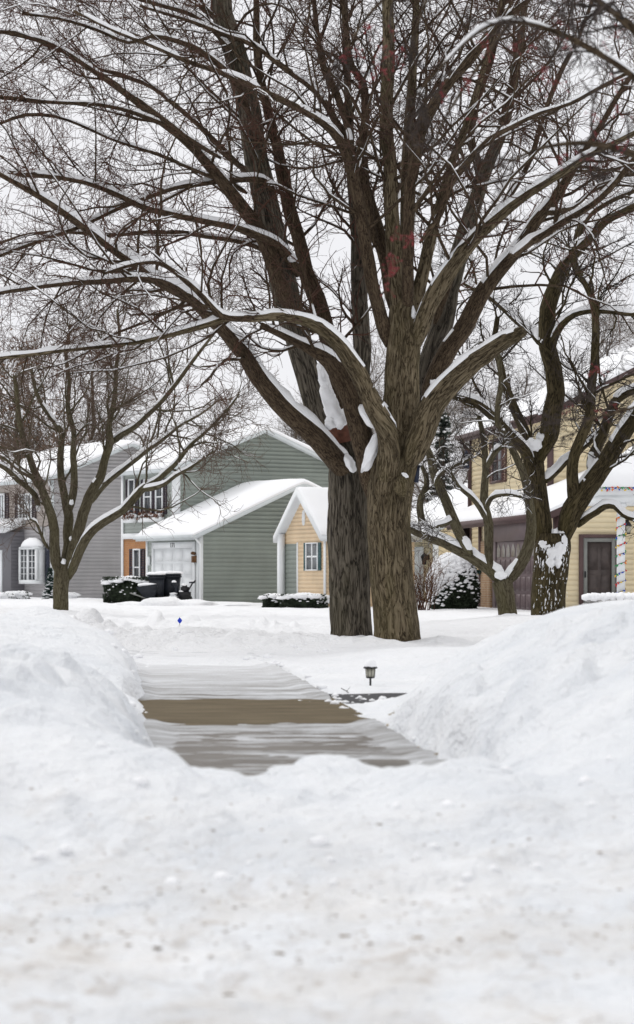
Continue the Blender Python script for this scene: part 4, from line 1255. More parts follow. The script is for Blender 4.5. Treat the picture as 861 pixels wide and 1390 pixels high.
# garage door
fm = front_map(0)
gz1 = 2.16
u0, u1 = .32, 3.42
d = MB()
pbox(d, fm, u0, u1, 0, gz1, .034, .06)
for r_ in range(4):
    for c_ in range(4):
        a = u0 + (u1 - u0) * c_ / 4; z = gz1 * r_ / 4
        pbox(d, fm, a + .05, a + (u1 - u0) / 4 - .05, z + .05, z + gz1 / 4 - .05, .06, .066)
gd = d.build('garage_door', M['white'], H.o)
d = MB(); pbox(d, fm, u0 - .16, u0, 0, gz1 + .24, .031, .095); pbox(d, fm, u1, u1 + .16, 0, gz1 + .24, .031, .095); pbox(d, fm, u0, u1, gz1, gz1 + .24, .031, .095)
d.build('door_frame', M['white'], gd)
fc = bpy.data.curves.new('house_number', 'FONT'); fc.body = '171'; fc.size = .26; fc.extrude = .008; fc.align_x = 'CENTER'
fo = bpy.data.objects.new('house_number', fc); COL.objects.link(fo)
dg = bpy.context.evaluated_depsgraph_get()
me = bpy.data.meshes.new_from_object(fo.evaluated_get(dg)); bpy.data.objects.remove(fo)
me.materials.clear(); me.materials.append(M['black_metal'])
fo = bpy.data.objects.new('house_number', me); COL.objects.link(fo); fo.parent = gd
fo.matrix_local = Matrix.Translation((-.102, 1.87, gz1 + .03)) @ Matrix(((0, 0, -1, 0), (-1, 0, 0, 0), (0, 1, 0, 0), (0, 0, 0, 1)))
# second floor windows and window boxes
fm2 = front_map(mb0)
for (pa, pb) in ((184.5, 177.5), (207, 198.5), (222.5, 214.5)):
    a0, a1 = H.a_at(pa, mb0), H.a_at(pb, mb0)
    am = (a0 + a1) / 2
    zt, zb = H.z_at(652, mb0, am), H.z_at(697, mb0, am)
    window(H, fm2, a0, a1, zb, zt, 'white', 1, 2, 'shutter', .26, depth=.08, casing=.05)
for pa, pb in ((190, 175), (226, 196)):
    a0, a1 = H.a_at(pa, mb0), H.a_at(pb, mb0)
    q = MB(); pbox(q, fm2, a0, a1, 3.28, 3.46, .1, .3); wb = q.build('window_box', M['white'], H.o)
    pts = np.stack([mb0 - rng.uniform(.1, .34, 260), rng.uniform(a0, a1, 260), 3.40 + rng.gamma(2, .07, 260)], -1)
    leaf_mesh(pts, .07, rng).build('dried_plants', M['dried'], wb)
    q = MB()
    for k in range(12):
        q.blob((mb0 - .2, rng.uniform(a0, a1), 3.5 + rng.uniform(0, .1)), (.1, .12, .06), k, .4, 1)
    q.build('snow', M['snowcap'], wb, smooth=True)['kind'] = 'stuff'
a0, a1 = H.a_at(194.5, mb0), H.a_at(184, mb0)
window(H, front_map(mb0 - .05), a0 + .1, a1 - .1, .75, 2.15, 'white', 1, 2, 'shutter', .34, casing=.06)
# wall lamp by the garage door
q = MB(); pbox(q, fm, .06, .22, 1.6, 1.85, .05, .2); q.blob((-.16, .14, 1.95), (.1, .08, .07), 1, .3, 2)
q.build('wall_lamp', M['leaf_brown'], H.o, smooth=False)
q = MB(); pbox(q, fm, 3.72, 3.86, 1.5, 1.86, .05, .14); q.build('utility_box', M['white'], H.o)

# ----- grey house (far left)
G = House('grey_house', 'two-storey grey house with navy shutters and a white bow window, at the left edge', 'house', X_at(70, 101.8), 101.8, GA)
gw, gl, gez, gsl = 8.1, 8.0, 5.55, .40
s = MB(); gable_body(s, 0, gw, 0, gl, -.2, gez, gsl)
siding(s, side_map(0), .1, gez + gsl * gw / 2, lambda z: max(0, (z - gez) / gsl), lambda z: gw - max(0, (z - gez) / gsl))
siding(s, front_map(0), .1, 3.35, lambda z: 0, lambda z: gl, off=.004)
s.build('wall', M['sid_grey'], G.o)
s = MB(); siding(s, front_map(-.03), 3.35, gez, lambda z: 0, lambda z: gl); s.build('upper_wall', M['sid_taupe'], G.o)
gable_roof(G, 0, gw, 0, gl, gez, gsl, .3, .22, 'grey_trim', .22, 8)
trim(G, side_map(0), -.03, .1, -.1, gez - .1, 'grey_trim', o0=0, o1=.05)
d = MB(); d.tube([(-.28, -.12, gez - .12), (-.05, -.1, gez - .5), (-.05, -.1, .1)], .045, 8); d.build('downspout', M['white'], G.o, smooth=True)
fmg = front_map(-.03)
for pa, pb in ((46, 28), (9, -6)):
    a0, a1 = G.a_at(pa, 0), G.a_at(pb, 0); am = (a0 + a1) / 2
    window(G, fmg, a0 + .1, a1 - .1, G.z_at(703, 0, am), G.z_at(673, 0, am), 'white', 4, 1, 'shutter', .38, glass='glass_light', bar=.09, casing=.1)
# bow window with a snowy hood
a0, a1 = G.a_at(49, -.5), G.a_at(27, -.5); am = (a0 + a1) / 2
zb, zt = G.z_at(789, 0, am), G.z_at(746, 0, am)
q = MB()
fb = front_map(0)
for z0_, z1_, in_ in ((zb - .12, zb + .06, .0), (zt, zt + .12, .0)):
    pbox(q, fb, a0, a1, z0_, z1_, 0.03, .55)
n3 = 2
for k in range(n3 + 1):
    u = a0 + (a1 - a0) * k / n3
    pbox(q, fb, u - .07, u + .07, zb + .06, zt, .42, .53)
    if k < n3:
        for j in range(1, 5):
            z = zb + .06 + (zt - zb - .06) * j / 5
            pbox(q, fb, u + .07, u + (a1 - a0) / n3 - .07, z - .012, z + .012, .44, .505)
        pbox(q, fb, u + (a1 - a0) / n3 / 2 - .014, u + (a1 - a0) / n3 / 2 + .014, zb + .06, zt, .44, .51)
for u in (a0, a1 - .05):
    pbox(q, fb, u, u + .05, zb + .06, zt, .035, .42)
bw = q.build('bow_window', M['white'], G.o)
q = MB(); pbox(q, fb, a0 + .055, a1 - .055, zb + .062, zt - .002, .40, .47); q.build('pane', M['glass'], bw)
q = MB(); m_ = MB(); m_.blob((-.28, am, zt + .12), (.36, (a1 - a0) / 2 + .08, .42), 3, .08, 3); v = m_.v[0]; v[:, 2] = np.maximum(v[:, 2], zt + .121); v[:, 0] = np.minimum(v[:, 0], -.02)
q.add(v, m_.f[0]); q.build('snow_hood', M['snowcap'], bw, smooth=True)
for u in (a0 - .42, a1 + .06):
    q = MB(); pbox(q, fb, u, u + .36, zb - .08, zt + .1, .031, .08)
    for j in range(12):
        z = zb + (zt - zb) * j / 12; pbox(q, fb, u + .05, u + .31, z, z + .05, .08, .092)
    q.build('shutter', M['shutter_navy'], G.o)
# low slate wing with its own snowy roof at the far left
WB = -.7
wa0 = G.a_at(15, WB)
s = MB(); s.box(WB, .0, wa0, wa0 + 5, -.2, G.z_at(722, -1, wa0))
siding(s, side_map(wa0), .1, G.z_at(722, -1, wa0), lambda z: WB, lambda z: 0); s.build('wing_wall', M['sid_slate'], G.o)
zt = G.z_at(722, -1, wa0)
q = MB(); q.hexa([(WB - .4, wa0 - .2, zt - .05), (0.0, wa0 - .2, zt + .35), (0.0, wa0 + 5.2, zt + .35), (WB - .4, wa0 + 5.2, zt - .05), (WB - .4, wa0 - .2, zt + .13), (0.0, wa0 - .2, zt + .53), (0.0, wa0 + 5.2, zt + .53), (WB - .4, wa0 + 5.2, zt + .13)])
rf = q.build('wing_roof', M['white'], G.o)
q = MB(); q.hexa([(WB - .43, wa0 - .2, zt + .134), (0.0, wa0 - .2, zt + .534), (0.0, wa0 + 5.2, zt + .534), (WB - .43, wa0 + 5.2, zt + .134), (WB - .3, wa0 - .15, zt + .34), (0.0, wa0 - .15, zt + .70), (0.0, wa0 + 5.1, zt + .70), (WB - .3, wa0 + 5.1, zt + .34)])
q.build('roof_snow', M['snowcap'], rf)
trim(G, front_map(WB), wa0 + .9, wa0 + 1.1, 0, 2.3, 'white', 'door_frame', .0, .06)

# ----- little tan gabled house, left of the trunks
TA = R(38)
# gable faces the viewer's left: here local x runs back along the ridge, local y along the gable wall
tn = House('tan_cottage', 'small tan house with a steep white-trimmed gable and teal shutters, against the twin trunks', 'house', X_at(443, 77.5), 77.5, R(25))
gwid = 3.55; tez, tsl = 2.62, .84
mg = gwid / 2
s = MB()
v = []
for b in (0, 3.4):
    v += [(b, 0, -.1), (b, gwid, -.1), (b, gwid, tez), (b, mg, tez + tsl * mg), (b, 0, tez)]
s.add(v, [[0, 4, 9, 5], [1, 6, 7, 2], [3, 2, 7, 8], [4, 3, 8, 9]])
s.add(v, [[0, 1, 2, 3, 4], [5, 9, 8, 7, 6]])
ft = front_map(0)
# far (left) third: a flush panel stands in for the green house behind, a column carries the gable
pr_ = H  # noqa
siding(s, ft, tez - .35, tez + tsl * mg, lambda z: max(0, (z - tez) / tsl), lambda z: gwid - max(0, (z - tez) / tsl), .14)
siding(s, ft, .1, tez - .35, lambda z: 0, lambda z: gwid * .64, .14)
siding(s, side_map(0), .1, tez, lambda z: 0, lambda z: 3.4, .14)
s.build('wall', M['sid_tan'], tn.o)
q = MB(); siding(q, ft, .02, tez - .4, lambda z: gwid * .66, lambda z: gwid * .985, .165, .004); q.build('green_wall_panel', M['sid_green'], tn.o)
q = MB(); pbox(q, ft, gwid - .22, gwid + .0, .0, tez - .05, .06, .26); q.build('column', M['white'], tn.o)
q = MB(); pbox(q, ft, gwid * .64, gwid * .66, .05, tez - .36, .0, .05); q.build('corner_board', M['white'], tn.o)
q = MB(); pbox(q, ft, -.06, .07, .05, tez, .032, .07); q.tube([(-.09, -.07, tez), (-.09, -.07, .1)], .045, 8); q.build('downspout', M['white'], tn.o)
# roof: chevron along x
def cross_roof(h, b0, b1, w_, ez_, sl_, over=.30, fas=.2, snow_t=.2, mat='white'):
    m = w_ / 2; rz = ez_ + sl_ * m + .07
    L0, L1 = -over, w_ + over
    zz = lambda a: rz - sl_ * abs(a - m)
    q = MB()
    cs = [(L0, zz(L0)), (m, rz), (L1, zz(L1)), (L1, zz(L1) - fas * 1.2), (m, rz - fas * 1.4), (L0, zz(L0) - fas * 1.2)]
    v = [(b, a, z) for b in (b0, b1) for a, z in cs]
    q.add(v, [[0, 1, 7, 6], [1, 2, 8, 7], [2, 3, 9, 8], [3, 4, 10, 9], [4, 5, 11, 10], [5, 0, 6, 11], [0, 5, 4, 1], [1, 4, 3, 2], [6, 7, 10, 11], [7, 8, 9, 10]])
    rf = q.build('roof', M[mat], h.o)
    nb, na = 30, 40
    bb = np.linspace(b0 + .02, b1, nb); aa = np.linspace(L0 - .03, L1 + .03, na)
    Aq, Bq = np.meshgrid(aa, bb)
    ea = np.minimum(Aq - L0, L1 - Aq) + .03; eb = Bq - b0
    th = snow_t * (.3 + .7 * np.sqrt(np.clip(ea / .2, 0, 1)) * np.sqrt(np.clip(eb / .15, 0, 1))) * (.85 + .4 * (fbm(Bq, Aq, None, 3, 5) - .3))
    Zb = rz - sl_ * np.sqrt((Aq - m) ** 2 + .01)
    n = nb * na
    ii = np.arange(nb - 1)[:, None] * na + np.arange(na - 1)[None]
    f = np.stack([ii, ii + 1, ii + na + 1, ii + na], -1).reshape(-1, 4)
    q = MB(); q.add(np.concatenate([np.stack([Bq, Aq, Zb + th], -1).reshape(-1, 3), np.stack([Bq, Aq, Zb + .004], -1).reshape(-1, 3)]), np.concatenate([f, f[:, ::-1] + n]))
    ring = np.concatenate([np.arange(na - 1), np.arange(nb - 1) * na + na - 1, (nb - 1) * na + np.arange(na - 1, 0, -1), np.arange(nb - 1, 0, -1) * na])
    q.f.append(np.stack([ring, ring + n, np.roll(ring, -1) + n, np.roll(ring, -1)], -1))
    q.build('roof_snow', M['snowcap'], rf, smooth=True, sharp=50)
cross_roof(tn, -.32, 3.6, gwid, tez, tsl, .22, .2, .11)
a0, a1 = tn.a_at(433.5, 0), tn.a_at(418.5, 0)
window(tn, ft, a0, a1, tn.z_at(773, 0, .8), tn.z_at(738, 0, .8), 'white', 2, 2, 'teal', .17, glass='glass_light', casing=.04, bar=.06)
# oval gable vent
q = MB(); th_ = np.linspace(0, 2 * np.pi, 20, endpoint=False)
zc = tn.z_at(703, 0, mg)
v = [ft(mg + .10 * math.cos(t), zc + .27 * math.sin(t), o_) for o_ in (.02, .06) for t in th_]
q.add(v, [list(range(20, 40))]); q.f.append(np.array([[i, (i + 1) % 20, 20 + (i + 1) % 20, 20 + i] for i in range(20)]))
for k in range(5):
    pbox(q, ft, mg - .05, mg + .05, zc - .16 + k * .07, zc - .13 + k * .07, .061, .075)
q.build('gable_vent', M['white'], tn.o)

# ----- tan garage beyond, right of the trunks
K = House('garage', 'distant yellow garage with a snowy roof and white X-braced door, behind the egg-shaped shrub', 'garage', X_at(588, 92), 92, R(20))
kw_, kl, kez, ksl = 10.5, 5.5, 2.95, .47
s = MB(); gable_body(s, 0, kw_, 0, kl, -.1, kez, ksl)
siding(s, side_map(0), .1, kez + ksl * kw_ / 2, lambda z: max(0, (z - kez) / ksl), lambda z: kw_ - max(0, (z - kez) / ksl))
siding(s, front_map(0), .1, kez, lambda z: 0, lambda z: kl)
s.build('wall', M['sid_yellow'], K.o)
gable_roof(K, 0, kw_, 0, kl, kez, ksl, .4, .3, 'grey_trim', .26, 15)
trim(K, side_map(0), -.02, .22, 0, kez - .05, 'white', o0=0, o1=.06)
fk = front_map(0)
q = MB(); pbox(q, fk, .9, 4.6, 0, 2.3, .034, .07)
for k in range(4):
    u = .95 + k * .92
    for z0_, z1_ in ((.1, .95), (1.0, 2.2)):
        pbox(q, fk, u, u + .06, z0_, z1_, .07, .09); pbox(q, fk, u + .8, u + .86, z0_, z1_, .07, .09)
        q.hexa([fk(u, z0_, .07), fk(u + .08, z0_, .07), fk(u + .86, z1_, .07), fk(u + .78, z1_, .07), fk(u, z0_, .086), fk(u + .08, z0_, .086), fk(u + .86, z1_, .086), fk(u + .78, z1_, .086)])
        q.hexa([fk(u + .78, z0_, .072), fk(u + .86, z0_, .072), fk(u + .08, z1_, .072), fk(u, z1_, .072), fk(u + .78, z0_, .088), fk(u + .86, z0_, .088), fk(u + .08, z1_, .088), fk(u, z1_, .088)])
q.build('garage_door', M['white'], K.o)
q = MB(); q.box(-.25, -.02, .3, .5, 1.75, 1.95); q.lathe([(0, 1.55), (.09, 1.56), (.12, 1.8), (.15, 1.9), (.03, 2.05), (0, 2.06)], (-.22, .4, 0), 8)
q.build('wall_lamp', M['black_metal'], K.o)

# ----- yellow house on the right
YA = math.atan2(.16, .987)
Yh = House('yellow_house', 'two-storey yellow house with brown trim, brick pier and brown garage door, at the right', 'house', 6.87, 64.6, YA)
yw, yl, yez, ysl = 9.2, 12.0, 2.95, .43
b1_, b2_, a1_, a2_, yez2, ysl2 = 1.5, 12.5, 6.55, 17.3, 6.25, .5
s = MB()
gable_body(s, 0, yw, 0, 9.3, -.1, yez, ysl)
gable_body(s, b1_, b2_, a1_ + .002, a2_, -.1, yez2, ysl2)
siding(s, side_map(0), .05, yez + ysl * yw / 2, lambda z: max(0, (z - yez) / ysl), lambda z: yw - max(0, (z - yez) / ysl), .15)
siding(s, side_map(a1_), 2.6, yez2 + ysl2 * (b2_ - b1_) / 2, lambda z: b1_ + max(0, (z - yez2) / ysl2), lambda z: b2_ - max(0, (z - yez2) / ysl2), .16)
siding(s, front_map(b1_), .05, yez2, lambda z: a1_, lambda z: a2_, .16)
siding(s, front_map(0), .05, yez, lambda z: 0, lambda z: 9.3, .15)
s.build('wall', M['sid_yellow'], Yh.o)
gable_roof(Yh, 0, yw, 0, yl + .6, yez, ysl, .38, .3, 'brown', .24, 21, .24)
gable_roof(Yh, b1_, b2_, a1_, a2_, yez2, ysl2, .4, .35, 'brown', .24, 22, .26)
d = MB(); d.box(-.50, -.382, -.3, yl + .9, yez - .22, yez - .08); d.box(b1_ - .53, b1_ - .402, a1_ - .35, a2_ + .35, yez2 - .24, yez2 - .1)
d.build('gutter', M['brown'], Yh.o)
d = MB(); d.tube([(b1_ - .46, a2_ - .1, yez2 - .2), (b1_ - .3, a2_ - .1, yez2 - .45), (b1_ - .08, a2_ - .1, yez2 - .7), (b1_ - .08, a2_ - .1, 3.3)], .07, 8)
d.tube([(-.1, 9.15, yez), (-.1, 9.15, .1)], .06, 8)
d.build('downspout', M['brown'], Yh.o, smooth=True)
fy = front_map(0)
# garage door in its brown surround
q = MB(); pbox(q, fy, .9, 7.5, 2.15, yez + .05, .031, .09); pbox(q, fy, .9, 2.1, 0, 2.15, .031, .09); pbox(q, fy, 7.1, 7.5, 0, 2.15, .031, .09)
gd = q.build('garage_surround', M['brown_door'], Yh.o)
q = MB(); pbox(q, fy, 2.1, 7.1, 0, 2.15, .031, .05)
for c_ in range(8):
    a = 2.1 + 5 * c_ / 8
    for r_ in range(3):
        z = .04 + r_ * .53; pbox(q, fy, a + .07, a + .555, z + .05, z + .48, .05, .068)
        for e in range(3):
            pbox(q, fy, a + .13 + e * .15, a + .18 + e * .15, z + .1, z + .43, .068, .078)
gdoor = q.build('garage_door', M['brown_door'], Yh.o)
for c_ in range(8):
    a = 2.1 + 5 * c_ / 8 + .09
    q = MB(); n = 9
    t = np.linspace(0, 1, n)
    arch = [(a, 1.66), (a + .44, 1.66)] + [(a + .44 - .22 * k, 1.9 + .16 * math.sin(k * math.pi / 2)) for k in t] + [(a + .22 - .22 * k, 1.9 + .16 * math.cos(k * math.pi / 2)) for k in t[1:]]
    m = len(arch)
    q.add([fy(u, z, o_) for o_ in (.05, .062) for u, z in arch], [list(range(m, 2 * m))])
    q.build('window_pane', M['glass_light'], gdoor)
# brick pier, post, porch
q = MB(); q.box(-.10, .0, 7.6, 9.3, 0, 2.2); q.box(-.14, .0, 7.55, 8.05, 0, yez - .1); q.build('brick_pier', M['brick_tan'], Yh.o)
q = MB(); q.box(-.12, .12, 11.55, 11.78, .25, yez - .05); q.box(-.17, .17, 11.5, 11.83, .2, .36)
q.build('porch_post', M['dark_brown'], Yh.o)
q = MB(); q.box(-.55, 1.49, 9.302, 12.3, -.1, .2); q.build('porch_slab', M['concrete'], Yh.o)
q = MB(); q.box(-.5, -.1, 11.3, 12.0, .2, .26); q.blob((-.25, 11.2, .24), (.35, .5, .12), 3, .3, 2)
q.build('porch_snow', M['snowcap'], Yh.o, smooth=True)
fe = front_map(1.5)
q = MB(); pbox(q, fe, 9.6, 10.7, .2, 2.3, .034, .09); ed = q.build('front_door', M['dark_brown'], Yh.o)
q = MB(); q.lathe([(0, 0), (.03, .01), (.04, .04), (0, .06)], (1.36, 9.75, 1.2), 8); q.build('handle', M['black_metal'], ed)
trim(Yh, side_map(0), -.06, .17, 0, yez - .05, 'brown', o0=0, o1=.06)
trim(Yh, front_map(0), -.06, .25, 0, yez - .05, 'brown', o0=.033, o1=.07)
trim(Yh, side_map(a1_), b1_ - .05, b1_ + .15, 3.3, yez2 - .1, 'brown', o0=0, o1=.06)
trim(Yh, front_map(b1_), a2_ - .2, a2_ + .04, .2, yez2 - .1, 'brown', o0=.032, o1=.07)
fy2 = front_map(b1_)
a0, a1 = Yh.a_at(684, b1_), Yh.a_at(672, b1_)
window(Yh, fy2, a0, a1, Yh.z_at(651, b1_, a0), Yh.z_at(597, b1_, a0), 'brown', 2, 2, 'shutter_brown', .42, glass='glass_light', bar=.05)
# storm door on the gable side
sd = side_map(0)
bL, bR = Yh.b_at(790, 0), Yh.b_at(836, 0)
q = MB(); zt = Yh.z_at(730, 1, 0)
pbox(q, sd, bL - .10, bL + .02, 0, zt + .1, .031, .10); pbox(q, sd, bR - .02, bR + .10, 0, zt + .1, .031, .10); pbox(q, sd, bL + .02, bR - .02, zt, zt + .1, .031, .10)
df = q.build('door_frame', M['brown'], Yh.o)
q = MB(); pbox(q, sd, bL + .021, bL + .14, .1, zt - .002, .04, .085); pbox(q, sd, bR - .14, bR - .021, .1, zt - .002, .04, .085); pbox(q, sd, bL + .14, bR - .14, zt - .12, zt - .002, .04, .085); pbox(q, sd, bL + .14, bR - .14, .1, .3, .04, .085)
so = q.build('storm_door', M['storm_frame'], Yh.o)
q = MB(); pbox(q, sd, bL + .141, bR - .141, .301, zt - .121, .036, .055)
for zz in (.45, 1.25):
    for ww in range(2):
        u = bL + .2 + ww * (bR - bL - .3) / 2
        pbox(q, sd, u, u + (bR - bL - .5) / 2, zz, zz + .65, .055, .064)
q.build('inner_panel', M['storm_door'], so)
q = MB(); q.box(bL + .05, bL + .09, -.13, -.085, 1.02, 1.2); q.build('handle', M['black_metal'], so)
# wall lantern
bl_ = Yh.b_at(851, 0); zl = Yh.z_at(716, 2.5, 0)
q = MB(); pbox(q, sd, bl_ - .05, bl_ + .05, zl - .1, zl + .22, .031, .055); q.tube([sd(bl_, zl + .18, .05), sd(bl_, zl + .28, .12), sd(bl_, zl + .16, .18)], .012, 6)
q.lathe([(0, .17), (.03, .15), (.10, .06), (.10, .045), (0, .045)], np.array(sd(bl_, zl, .18)), 8); q.lathe([(0, -.2), (.05, -.19), (.06, -.16), (0, -.16)], np.array(sd(bl_, zl, .18)), 8)
wl = q.build('wall_lamp', M['black_metal'], Yh.o)
q = MB(); q.lathe([(0, -.158), (.055, -.158), (.085, .04), (0, .043)], np.array(sd(bl_, zl, .18)), 8); q.build('lamp_glass', M['lens'], wl)

# wreath on the brick pier by the entrance
c = Yh.w(-.16, 9.1, 1.45)
wr = thing('wreath', 'green wreath with a red bow hung beside the brick pier of the yellow house', 'wreath', c)
th_ = rng.uniform(0, 2 * np.pi, 700)
e1 = np.array([math.cos(YA + 2.2), math.sin(YA + 2.2), 0])
pts = c + (np.cos(th_) * .24)[:, None] * e1 + np.stack([0 * th_, 0 * th_, np.sin(th_) * .26], -1) + rng.normal(size=(700, 3)) * .035
leaf_mesh(pts, .05, rng).build('greenery', M['ever2'], wr)
q = MB(); q.blob(c + e1 * .06 + np.array([0, -.06, .24]), (.09, .04, .06), 1, .2, 2); q.blob(c - e1 * .06 + np.array([0, -.06, .24]), (.09, .04, .06), 2, .2, 2)
q.build('bow', M['berry'], wr, smooth=True)

# ----- white porch at the right edge, hip roof
px0 = X_at(808, 58)
pz = 3.1
pc = thing('porch', 'white porch with a snowy hip roof and a square column, cut by the right edge', 'porch', (X_at(843, 58), 58, 0))
q = MB()
x0, x1, y0, y1 = px0, px0 + 5.2, 57.7, 60.9
ap = [(x0 + 1.5, 59.3, pz + 1.15), (x1 - 1.5, 59.3, pz + 1.15)]
q.box(x0 + .06, x1 - .06, y0 + .06, y1 - .06, pz - .16, pz + .02); q.box(x0, x1, y0, y1, pz + .02, pz + .22)
q.build('fascia', M['white'], pc)
q = MB(); v = [(x0 + .02, y0 + .02, pz + .222), (x1, y0 + .02, pz + .222), (x1, y1, pz + .222), (x0 + .02, y1, pz + .222), *ap]
q.add(v, [[0, 1, 5, 4], [2, 3, 4, 5], [0, 3, 2, 1]]); q.add(v, [[0, 4, 3], [1, 2, 5]])
rf = q.build('roof', M['shingle'], pc)
q = MB(); ax_, ay_ = np.meshgrid(np.linspace(x0 - .02, x1 + .02, 60), np.linspace(y0 - .02, y1 + .02, 40))
ed_ = np.minimum(np.minimum(ax_ - x0, x1 - ax_), np.minimum(ay_ - y0, y1 - ay_)) + .02
zt_ = pz + .2 + np.minimum(ed_ * .80, 1.2) + .22 * np.sqrt(np.clip(ed_ / .2, 0, 1)) * (.85 + .3 * fbm(ax_, ay_, None, 3, 6)) + .03
ny, nx = ax_.shape; ii = np.arange(ny - 1)[:, None] * nx + np.arange(nx - 1)[None]
q.add(np.stack([ax_, ay_, zt_], -1), np.stack([ii, ii + 1, ii + nx + 1, ii + nx], -1).reshape(-1, 4))
q.build('roof_snow', M['snowcap'], rf, smooth=True)
for cx_ in (X_at(843, 58), X_at(843, 58) + 2.2, X_at(843, 58) + 4.2):
    q = MB(); q.box(cx_ - .095, cx_ + .095, 57.9, 58.09, 0, pz - .16); q.box(cx_ - .13, cx_ + .13, 57.86, 58.13, 0, .18); q.box(cx_ - .13, cx_ + .13, 57.86, 58.13, pz - .28, pz - .161)
    q.build('column', M['white'], pc)
q = MB(); q.box(x0 + .2, x1, 57.7, 61, -.15, .04); q.build('porch_slab', M['concrete'], pc)

# string lights: one wound round the column, one along the eave
def lights(label, pts, n, base):
    t = thing('string_lights', label, 'string lights', base, 0, 'strings of coloured bulbs')
    q = MB(); q.tube(pts, .008, 5); q.build('cable', M['black_plastic'], t)
    p, _, _ = resample(np.array(pts), np.zeros(len(pts)), n)
    cache = []
    for k in range(5):
        b = MB(); b.lathe([(0, -.045), (.014, -.035), (.019, -.01), (.014, .014), (.009, .022), (0, .024)], (0, 0, 0), 8)
        o = b.build('bulb', BULB[k], None, smooth=True); cache.append(o.data); bpy.data.objects.remove(o)
    for i in range(n):
        o = bpy.data.objects.new('bulb', cache[int(rng.integers(0, 5))]); COL.objects.link(o); o.parent = t
        o.location = [float(q) for q in (p[i] - np.array(base) + np.array([0, -.02, -.01]) + rng.normal(size=3) * .012)]
        o.rotation_euler = rng.uniform(-1.5, 1.5, 3)
        o.scale = (1.1,) * 3
    return t
cx_ = X_at(843, 58)
hel = [(cx_ + .125 * math.cos(t), 57.995 + .125 * math.sin(t), .25 + t / (2 * math.pi) * .24) for t in np.arange(0, 2 * math.pi * 11, .35)]
lights('coloured bulbs wound in a spiral round the white porch column', hel, 84, (cx_, 57.995, .25))
eav = [(x0 + .02 + i * .05, 57.64 - .02 * math.sin(i), pz + .2 + .035 * math.sin(i * 2.1)) for i in range(98)]
lights('dense row of coloured bulbs along the snowy porch eave', eav, 96, (x0, 57.64, pz + .2))

# low stone planter below the porch
q = MB(); pa, pb_ = X_at(793, 56), X_at(862, 56)
zz = 1 - (817 - 785) / F * 56
for i in range(9):
    u = pa + (pb_ - pa) * i / 9
    for k in range(4):
        q.box(u + (.06 if k % 2 else 0), u + (pb_ - pa) / 9 - .01 + (.06 if k % 2 else 0), 55.9 + rng.uniform(-.02, .02), 56.3, k * .13, k * .13 + .125)
t = thing('planter', 'low grey stone planter under snow beside the light-wound porch column', 'planter', (pa, 56, 0))
q.build('stone_wall', M['planter'], t)
q = MB()
for i in range(26):
    q.blob((pa + (pb_ - pa) * (i + .5) / 26 + .03, 56.08 + rng.normal() * .04, .53), (.11, .24, .09 + rng.uniform(0, .04)), i, .4, 2)
q.build('snow', M['snowcap'], t, smooth=True)['kind'] = 'stuff'

# ---------------------------------------------------------------- SHRUBS
def hedge(label, blobs, D, seed, n=5000, leaf=.055, mat='ever', snowtop=.05, cat='hedge', name='hedge', front_snow=.02):
    """clipped evergreen made of leaf-sized faces over rounded masses with a snow cap; blobs: (cx, cy, z0, rx, ry, h)"""
    g = np.random.default_rng(seed)
    b0 = blobs[0]
    t = thing(name, label, cat, (b0[0], b0[1], b0[2]))
    P_, sn = [], MB()
    for (cx, cy, z0, rx, ry, h) in blobs:
        k = n // len(blobs)
        v = nrm(g.normal(size=(k, 3)))
        v = np.sign(v) * np.abs(v) ** .55
        v = v / np.maximum(np.abs(v).max(1, keepdims=True), .75)
        r_ = g.uniform(.78, 1.04, (k, 1)) + .12 * (fbm(v[:, 0] * 3, v[:, 1] * 3, v[:, 2] * 3, 2, seed)[:, None] - .5)
        q = v * r_ * np.array([rx, ry, h / 2]) + np.array([cx, cy, z0 + h / 2])
        P_.append(q)
        core = MB(); core.blob((cx, cy, z0 + h * .48), (rx * .86, ry * .86, h * .44), seed, .12, 3)
        P_.append(None); P_[-1] = core
        m = int(34 * rx * ry * 6 + 14)
        for i in range(m):
            a, b = g.uniform(-1, 1, 2)
            sn.blob((cx + a * rx * .95, cy + b * ry * .95, z0 + h * (1.0 - .10 * (a * a + b * b))), (.22, .2, snowtop * g.uniform(.9, 1.7)), i, .4, 1)
        for i in range(int(m * front_snow * 10)):
            a = g.uniform(-1, 1); zq = g.uniform(.25, .95) ** .6
            sn.blob((cx + a * rx, cy - ry * (1.02 - .2 * a * a), z0 + h * zq), (g.uniform(.03, .07), .04, g.uniform(.015, .035)), i, .4, 1)
    cores = MB()
    pts = []
    for q in P_:
        if isinstance(q, MB): cores.add(q.v[0], q.f[0])
        else: pts.append(q)
    lm = leaf_mesh(np.vstack(pts), leaf, g)
    lm.add(cores.v[0], cores.f[0]) if len(cores.v) == 1 else [lm.add(v, f - sum(len(w) for w in cores.v[:i])) for i, (v, f) in enumerate(zip(cores.v, cores.f))]
    lm.build('foliage', M[mat], t)
    sn.build('snow', M['snowcap'], t, smooth=True)['kind'] = 'stuff'
    return t


def zD(py, D):
    return CAMH - (py - 785) / F * D


